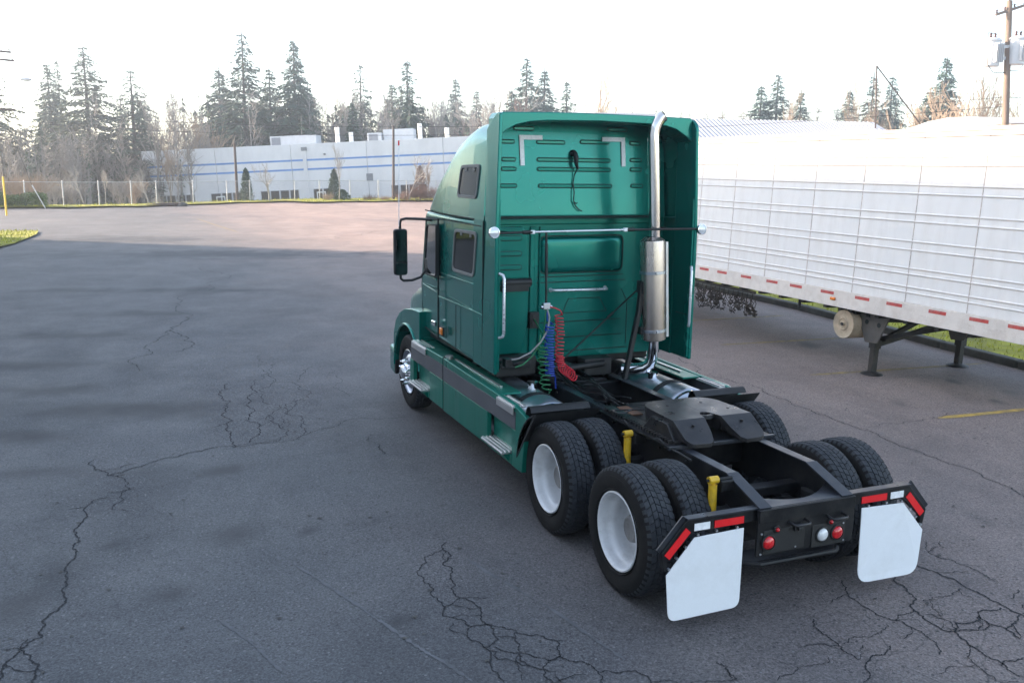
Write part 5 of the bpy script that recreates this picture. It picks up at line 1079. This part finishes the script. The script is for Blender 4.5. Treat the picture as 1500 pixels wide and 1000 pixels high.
CON = [conifer_mesh(11, spread=.23, dens=1.15, bare=.05), conifer_mesh(12, spread=.29, dens=1.0, bare=.10, droop=.34, wob=.30), conifer_mesh(13, spread=.22, dens=.95, bare=.15, droop=.2, wob=.38),
       conifer_mesh(14, spread=.26, dens=1.2, bare=.04, droop=.30, wob=.3), conifer_mesh(15, spread=.28, dens=.75, bare=.16, droop=.38, wob=.40), conifer_mesh(16, spread=.13, dens=1.3, bare=.03, droop=.22, top=.1)]
def conifer(loc, h, k, rz, wid, lb, needle='needle', grp='conifers beyond the lot'):
    o = tag(empty('conifer_tree', loc), lb, 'tree', grp); o.rotation_euler = (0,0,rz); o.scale = (h*wid*1.22, h*wid*1.22, h)
    link('trunk', CON[k][0], None, o).data.materials or CON[k][0].materials.append(M['bark'])
    c = link('crown', CON[k][1], None, o)
    if not c.data.materials: c.data.materials.append(M[needle])
    return o
def bare_mesh(seed, lev=5, split=3, spread=.5, up=.35, r0=.016, l0=.30, multi=1, minr=.0011):
    r = random.Random(seed); tk = MB(); cn = MB()
    def grow(p, d, L, rad, lv):
        n = 4; pts = [p]; q = p; dd = d.copy()
        for i in range(n):
            dd = (dd+V(r.gauss(0,.10), r.gauss(0,.10), r.gauss(0,.05)+up*.10)).normalized(); q = q+dd*L/n; pts.append(q)
        rs = [max(minr, rad*(1-.45*i/n)) for i in range(n+1)]
        (tk if lv >= lev-1 else cn).tube(pts, rs, 6 if lv >= lev-1 else 3, caps=False)
        if lv == 0: return
        for k in range(split+(1 if r.random() < .4 else 0)):
            t = r.uniform(.35, 1.0); i = min(n-1, int(t*n)); b = pts[i].lerp(pts[i+1], t*n-i)
            a = r.uniform(0, 2*PI); s = dd.orthogonal().normalized(); s2 = dd.cross(s); nd = (dd+(s*math.cos(a)+s2*math.sin(a))*spread*r.uniform(.6,1.4)+V(0,0,up*.3)).normalized()
            grow(b, nd, L*r.uniform(.5,.78), rs[i]*.62, lv-1)
        grow(pts[-1], (dd+V(r.gauss(0,.15), r.gauss(0,.15), .1)).normalized(), L*r.uniform(.6,.8), rs[-1]*.85, lv-1)
    for m_ in range(multi):
        a = r.uniform(0, 6.3); d = V(math.cos(a)*.45, math.sin(a)*.45, 1).normalized() if multi > 1 else V(0,0,1)
        grow(V(r.gauss(0,.05), r.gauss(0,.05), 0) if multi > 1 else V(0,0,0), d, l0*r.uniform(.8,1.2), r0, lev)
    zm = max([v[2] for v in cn.v]+[.1]); sc = 1/zm
    for q in (tk, cn): q.v = [(x*sc, y*sc, z*sc) for x, y, z in q.v]
    return tk.mesh('trunk', 60, fix=False), cn.mesh('crown', None, fix=False)
BARE = [bare_mesh(21, 4, 3, .45, .5, .018, .34), bare_mesh(22, 4, 3, .6, .35, .016, .30), bare_mesh(23, 4, 4, .38, .6, .012, .40), bare_mesh(24, 4, 3, .35, .7, .014, .42)]
BUSH = [bare_mesh(31, 3, 4, .6, .4, .010, .34, multi=9), bare_mesh(32, 3, 4, .7, .3, .010, .34, multi=11)]
_mc = {}
def with_mat(me, m):
    k = (me.name, m)
    if k not in _mc: c = me.copy(); c.materials.clear(); c.materials.append(M[m]); _mc[k] = c
    return _mc[k]
def bare(loc, h, k, rz, wid, m, lb, src=BARE, name='bare_tree', grp='leafless trees', m2=None, cat='tree'):
    o = tag(empty(name, loc), lb, cat, grp); o.rotation_euler = (0,0,rz); o.scale = (h*wid, h*wid, h)
    link('trunk', with_mat(src[k][0], m), None, o); link('crown', with_mat(src[k][1], m2 or m), None, o); return o
CONIFERS = [
(-16.8,102.1,16.1,4,1.15,'needle2','tall conifer with bare lower trunk cut by the left picture edge'),
(-12.6,118.8,17.5,0,0.85,'needle','slim conifer left of the tall thin dead-topped one at far left'),
(-11.6,120.5,18.4,2,0.55,'needle','thin dead-topped conifer spire between two fuller conifers at far left'),
(-8.3,110.5,18.7,1,1.05,'needle2','broad tallest conifer of the far left group, hazy against the sky'),
(-3.6,106.4,16.3,4,1.00,'needle','lone open-branched conifer just left of the warehouse corner'),
(6.7,117.2,17.6,3,1.10,'needle','bushy conifer left of the tallest conifer above the warehouse'),
(8.8,109.8,21.1,1,0.85,'needle','tallest conifer of all, rising above the left end of the warehouse'),
(12.8,116.8,18.0,0,1.00,'needle2','shorter conifer filling the gap between the two tallest spires'),
(14.7,109.5,20.8,3,0.80,'needle','second tallest conifer with a thin broken top above the warehouse'),
(17.6,117.0,15.9,3,1.00,'needle','low full conifer right of the thin-topped spire'),
(25.8,122.3,20.0,4,0.85,'needle','open conifer standing mid way above the warehouse roof'),
(20.7,104.9,13.5,5,1.00,'needle3','narrow ivy-dark conifer column just above the warehouse roof'),
(29.5,112.0,19.6,2,0.90,'needle','flat-topped conifer with ivy trunk right of the warehouse middle'),
(29.2,110.0,15.0,5,1.30,'needle3','dense ivy-covered trunk below the flat-topped conifer'),
(31.1,125.4,17.6,0,0.90,'needle2','faint conifer left of the flat-topped one'),
(47.7,145.6,20.8,0,0.80,'needle2','small faint conifer far off left of the cab roof'),
(52.7,148.9,19.2,0,0.80,'needle2','faint low conifer just left of the cab roof'),
(47.7,115.3,21.0,1,0.80,'needle','dark conifer directly above the cab roof, taller of the pair'),
(50.8,116.1,19.7,0,1.00,'needle','dark conifer above the cab roof, right of the taller one'),
(55.5,118.5,18.7,2,0.80,'needle2','small pointed conifer above the cab roof, rightmost of the three'),
(48.8,123.5,17.3,3,1.00,'needle2','low wide conifer behind the cab roof, left of the dark pair'),
(85.2,108.3,20.0,1,0.85,'needle2','tallest conifer of the small clump right of the exhaust stack'),
(83.0,109.2,18.4,0,1.10,'needle','rounded conifer at the left of the clump right of the stack'),
(89.8,108.5,17.8,0,0.90,'needle','small conifer standing apart right of the clump beyond the ribbed roof'),
(98.7,108.1,18.3,3,0.90,'needle','low dark conifer left of the pair above the white roof'),
(99.7,104.4,20.5,2,0.90,'needle','left conifer of the pair above the white roof'),
(102.3,103.3,20.1,1,0.80,'needle','right conifer of the pair above the white roof'),
(91.9,83.8,20.5,3,0.85,'needle','dark green conifer standing above the white roof near the transformer pole'),
(91.8,86.0,16.5,0,1.20,'needle','low conifer at the foot of the dark green one near the transformer pole'),
]
BARE_TREES = [
(-1.7,101.2,14.0,0,0.80,'bark_grey','spindly leafless tree beside the open conifer left of the warehouse'),
(-0.4,100.7,11.3,2,0.90,'bark_tan','low leafless tree at the left end of the warehouse'),
(1.4,105.3,12.0,1,0.90,'bark_tan','leafless tan tree above the warehouse left corner'),
(3.0,104.7,11.1,1,1.10,'bark_tan','rounded leafless tree left of the bushy conifer'),
(19.9,116.0,18.3,3,0.60,'bark_grey','tall thin leafless trunk left of the open conifer'),
(21.9,115.2,17.6,2,0.60,'bark_grey','second thin leafless trunk beside the open conifer'),
(26.7,117.5,17.5,3,0.70,'bark_grey','leafless tree right of the open conifer above the warehouse'),
(25.9,109.2,14.0,0,1.00,'bark_grey','low grey leafless tree behind the warehouse roof middle'),
(33.6,114.7,18.0,2,0.70,'bark_grey','upright leafless tree right of the flat-topped conifer'),
(35.1,114.0,16.5,0,0.80,'bark_grey','leafless tree with wide twigs near the right of the warehouse'),
(41.8,121.0,17.8,1,1.00,'bark_grey','leafless tree beside the cab roof'),
(46.4,124.5,17.6,0,1.00,'bark_grey','leafless tree just above the cab visor corner'),
(46.7,91.8,18.5,0,0.80,'bark_tan','tall tan leafless tree right of the conifers above the cab'),
(44.9,103.4,15.1,1,1.20,'bark_red','reddish twiggy tree low behind the cab roof'),
(74.3,91.2,20.7,2,0.55,'bark_tan','tall faint leafless tree left of the stand-alone small conifer'),
(80.6,83.1,20.2,3,0.60,'bark_tan','tall pale leafless tree between the conifer pair'),
(80.7,86.3,15.6,1,0.90,'bark_tan','low tan tree left of the conifer pair'),
(73.6,64.4,15.3,1,1.00,'bark_tan','tan leafless tree right of the dark green conifer'),
(68.9,60.9,13.6,0,1.30,'bark_tan','low tan leafless tree below the dark green conifer'),
(75.4,63.6,17.1,2,0.90,'bark_tan','tan leafless tree left of the transformer cans'),
(77.2,62.9,15.9,0,1.00,'bark_tan','tan leafless tree below the left transformer can'),
(81.5,64.3,16.8,1,1.00,'bark_tan','tan leafless tree behind the transformer pole'),
(80.8,61.4,16.8,0,1.00,'bark_tan','tan leafless tree at the right picture edge'),
(82.4,60.7,16.1,2,1.00,'bark_tan','tan leafless tree just past the right picture edge'),
]
YOUNG_TREES = [
(-7.9,74.6,3.1,1,0.70,'bark_pale','left of the two young leafless trees by the clipped hedge'),
(-6.3,73.9,2.9,0,0.70,'bark_pale','right of the two young leafless trees left of the warehouse'),
(-3.1,74.2,2.9,1,0.70,'bark_pale','young leafless tree before the warehouse left corner'),
(6.6,75.5,3.5,1,0.80,'bark_pale','young leafless tree before the warehouse left of centre'),
(12.8,76.2,5.5,0,0.55,'bark_pale','taller pale leafless tree before the warehouse stripes'),
(19.3,76.7,4.4,1,0.90,'bark_grey','leafless tree by the reddish brush near the cab'),
(21.0,76.0,4.4,2,0.70,'bark_tan','thin leafless tree right of the brown pole'),
]
BRUSH = [
(-11.5,79.5,3.0,0,1.20,'bark_tan'),
(-13.4,83.6,3.3,1,1.30,'bark_tan'),
(-10.3,81.2,2.7,1,1.20,'bark_pale'),
(-14.5,81.9,2.7,0,1.30,'bark_tan'),
(-5.2,78.0,2.5,0,1.20,'bark_grey'),
(-9.1,82.8,2.4,1,1.50,'bark_grey'),
(-4.1,79.7,2.8,1,1.00,'bark_tan'),
(20.1,76.6,2.2,0,1.20,'bark_red'),
(21.5,76.3,2.3,1,1.20,'bark_red'),
(18.8,76.6,1.7,1,1.40,'bark_red'),
(22.7,76.1,1.8,0,1.30,'bark_red'),
(15.8,77.3,1.1,0,1.60,'bark_red'),
(17.2,77.3,1.1,1,1.60,'bark_red'),
(4.9,77.5,1.6,1,1.00,'bark_grey'),
(12.0,77.3,1.3,0,1.20,'bark_tan'),
(-2.3,75.1,1.0,1,1.20,'bark_grey'),
]
rt = random.Random(5)
for x, y, h, k, w, m, lb in CONIFERS:
    o = conifer((x, y, -2.6), h, k, rt.uniform(0, 6.3), w, lb)
    if m != 'needle':
        for ch in o.children:
            if ch.name.startswith('crown'): ch.data = with_mat(CON[k][1], m)
for x, y, h, k, w, m, lb in BARE_TREES: bare((x, y, -2.6), h, k, rt.uniform(0, 6.3), w, m, lb)
for x, y, h, k, w, m, lb in YOUNG_TREES: bare((x, y, -.05), h, k, rt.uniform(0, 6.3), w, m, lb, name='young_tree', grp='young trees along the fence')
BL = ['tan brush left of the two young trees, by the hedge','tan thicket behind the hedge','pale brush behind the left young tree','brush at the left picture edge','grey brush beneath the conifers right of the young trees','low grey thicket behind the two young trees','tan brush at the warehouse left corner',
      'reddish brush beside the truck cab, left of the tallest clump','reddish brush nearest to the truck cab','low reddish brush right of the taller brown pole','reddish brush hidden partly by the cab','low red brush left of the taller brown pole','low red brush at the foot of the taller brown pole','grey scrub around the small dark conifer','tan scrub at the foot of the taller pale young tree','low grey scrub at the left end of the warehouse windows']
for (x, y, h, k, w, m), lb in zip(BRUSH, BL): bare((x, y, -.3), h, k, rt.uniform(0, 6.3), w, m, lb, BUSH, 'brush', 'leafless brush along the fence', cat='shrub')
def leafy(name, loc, sx, sy, sz, n, m, lb, size=.09, cat='shrub', box=False):
    r = random.Random(hash(name) % 99 + int(loc[0]*10)); g = MB(); tk = MB()
    for k in range(6): a = r.uniform(0, 6.3); tk.tube([(0,0,0),(math.cos(a)*sx*.3, math.sin(a)*sy*.3, sz*.4),(math.cos(a)*sx*.5, math.sin(a)*sy*.5, sz*.7)], [.03,.02,.01], 5)
    for k in range(n):
        if box: p = V(r.uniform(-sx, sx), r.uniform(-sy, sy), sz*r.random()**.6); p.z *= .92+.1*math.sin(p.x*2.3)
        else:
            a = r.uniform(0, 6.3); t = r.random(); z = r.random()**.8; rad = (1-z)**.55*r.uniform(.5,1.1); p = V(math.cos(a)*sx*rad, math.sin(a)*sy*rad, sz*z)
        d = V(r.gauss(0,1), r.gauss(0,1), r.gauss(.2,1)).normalized(); s = d.orthogonal().normalized(); q = r.uniform(.6,1.4)*size
        g.add([p-s*q*.4, p+d*q*.6-s*q*.1, p+d*q, p+d*q*.5+s*q*.4], [(0,1,2,3)])
    o = tag(empty(name, loc), lb, cat); tk.build('stem', M['bark'], o, fix=False); g.build('foliage', M[m], o, fix=False); return o
leafy('clipped_hedge', (-14.2,67.6,0), 4.2,.8,1.0, 9000, 'hedge', 'long clipped green hedge at the far left before the fence', .13, 'hedge', True)
leafy('evergreen_shrub', (-14.5,69.5,-.2), 2.2,1.2,2.3, 3500, 'hedge', 'taller green bush behind the clipped hedge at the left edge', .14)
leafy('small_conifer', (4.8,76.3,-.2), .62,.62,3.0, 2600, 'needle3', 'small dark pointed conifer just right of the thin dark pole', .13, 'tree')
leafy('small_conifer', (12.9,78.8,-.2), .7,.7,3.0, 2400, 'needle2', 'small ragged conifer at the foot of the taller pale young tree', .14, 'tree')
leafy('green_shrub', (13.4,77.6,0), .9,.7,1.0, 1400, 'needle3', 'low dark green shrub on the grass edge before the warehouse', .12)
leafy('small_conifer', (22.0,81.8,-.2), .85,.85,3.4, 2600, 'bark_red', 'rust brown small conifer in the reddish brush beside the cab', .15, 'tree')
LG = tag(empty('log', (-1.8,68.4,.05)), 'dark log and stone lying on the lot edge before the warehouse', 'log')
MB().tube([(-1.6,0,.02),(-.5,.05,.08),(.6,0,.1),(1.3,.1,.06)], [.1,.14,.15,.11], 8).build('trunk', M['wooddark'], LG, smooth=60)
MB().lathe([(0,.3),(.25,.26),(.42,.12),(.45,0)], (.9,.1,-.02), (0,0,1), 9).build('stone', M['kerb'], LG, smooth=60)
# far wood that reads as one mass
wr = random.Random(9); wb = MB(); wc = MB()
def far_tree(px, py, z, h, con):
    if con:
        wb.tube([(px,py,z),(px,py,z+h)], [.25,.03], 4, caps=False)
        for q in range(70):
            t = wr.random()**.8*.95+.03; rad = h*.17*(1-t)*wr.uniform(.4,1.1); a = wr.uniform(0,6.3); l = h*.045*wr.uniform(.6,1.4)
            p = V(px+rad*math.cos(a), py+rad*math.sin(a), z+h*t); d = V(math.cos(a)*l, math.sin(a)*l, -l*.6); s = V(-math.sin(a), math.cos(a), .2)*l*.35
            wc.add([p-d*.6, p-s, p+d, p+s], [(0,1,2,3)])
    else:
        wb.tube([(px,py,z),(px+wr.gauss(0,.3),py,z+h*.5),(px+wr.gauss(0,.6),py,z+h)], [.16,.1,.02], 4, caps=False)
        for q in range(46):
            t = wr.uniform(.2,1); b = V(px,py,z+h*t); a = wr.uniform(0,6.3); l = h*.20*wr.uniform(.4,1)*(1.25-t); e = b+V(math.cos(a)*l*.7, math.sin(a)*l*.7, l)
            wb.tube([b, b.lerp(e,.5)+V(wr.gauss(0,.15),wr.gauss(0,.15),0), e], [.05,.032,.012], 3, caps=False)
            for j in range(2): e2 = e+V(wr.gauss(0,.6),wr.gauss(0,.6),abs(wr.gauss(.5,.5))); wb.tube([b.lerp(e,.5+.4*j), e2], [.022,.01], 3, caps=False)
def row(x0, y0, x1, y1, n, h0, h1, pc):
    for k in range(n):
        t = wr.random(); far_tree(x0+(x1-x0)*t+wr.gauss(0,3), y0+(y1-y0)*t+wr.gauss(0,6), -2.0, wr.uniform(h0, h1), wr.random() < pc)
row(-24,100,2,108,70,5,9,.25); row(-5,116,40,118,150,9,14,.3); row(10,128,62,126,130,10,15,.35); row(62,124,120,98,150,10,15,.3); row(105,88,150,40,90,9,14,.1); row(72,56,100,34,60,7,10.5,.05)
tag(wb.build('wood', M['bark_grey'], None, fix=False), 'mass of grey leafless trunks and twigs behind the warehouse', 'wood', kind='stuff')
tag(wc.build('wood_evergreens', M['needle2'], None, fix=False), 'mass of small distant evergreens among the leafless wood', 'wood', kind='stuff')
# ------------------------------------------------------------------ haze
hz, t, p, o = nodes('haze'); t.nodes.remove(p); pv = N(t, 'ShaderNodeVolumePrincipled', Density=HAZE_D); pv.inputs['Color'].default_value = (.93,.95,1,1); pv.inputs['Anisotropy'].default_value = .8
t.links.new(pv.outputs[0], o.inputs['Volume'])
tag(MB().bx(-160,190,-110,230,-8,34).build('haze', hz), 'thin pale winter haze over the yard', 'haze', kind='stuff')
# ------------------------------------------------------------------ tidy: loose pieces become parts of their own, tiny fasteners stay one
def split_islands(o):
    me = o.data; n = len(me.vertices); par = list(range(n))
    def find(a):
        while par[a] != a: par[a] = par[par[a]]; a = par[a]
        return a
    for e in me.edges:
        a, b = find(e.vertices[0]), find(e.vertices[1])
        if a != b: par[a] = b
    isl = {}
    for f in me.polygons: isl.setdefault(find(f.vertices[0]), []).append(tuple(f.vertices))
    if len(isl) < 2: return
    sm = [p.use_smooth for p in me.polygons][0]; first = True; base = me.name.split('.')[0]
    for fs in isl.values():
        vid = sorted({i for f in fs for i in f}); mp = {v: k for k, v in enumerate(vid)}
        m2 = bpy.data.meshes.new(base); m2.from_pydata([tuple(me.vertices[v].co) for v in vid], [], [tuple(mp[i] for i in f) for f in fs])
        if me.materials: m2.materials.append(me.materials[0])
        if sm: m2.polygons.foreach_set('use_smooth', [True]*len(m2.polygons)); m2.set_sharp_from_angle(angle=R(50))
        if first: o.data = m2; first = False
        else:
            c = o.copy(); c.data = m2; COL.objects.link(c); c.parent = o.parent
for o in list(bpy.data.objects):
    b = o.name.split('.')[0]
    if b in ('bolts', 'lug_nuts', 'screws', 'grease_fittings', 'tread'): o['kind'] = 'stuff'
    elif b in ('side_seam','panel_line','mirror_arm','tread_rib','bar_end','bar_clamp','bar_bracket','window_hinge','roof_seam','side_crease','door_crease','rust_plate','green_hose','hanging_cable','muffler_clamp','mount_bracket','drum_bracket','shock_eye'): split_islands(o)
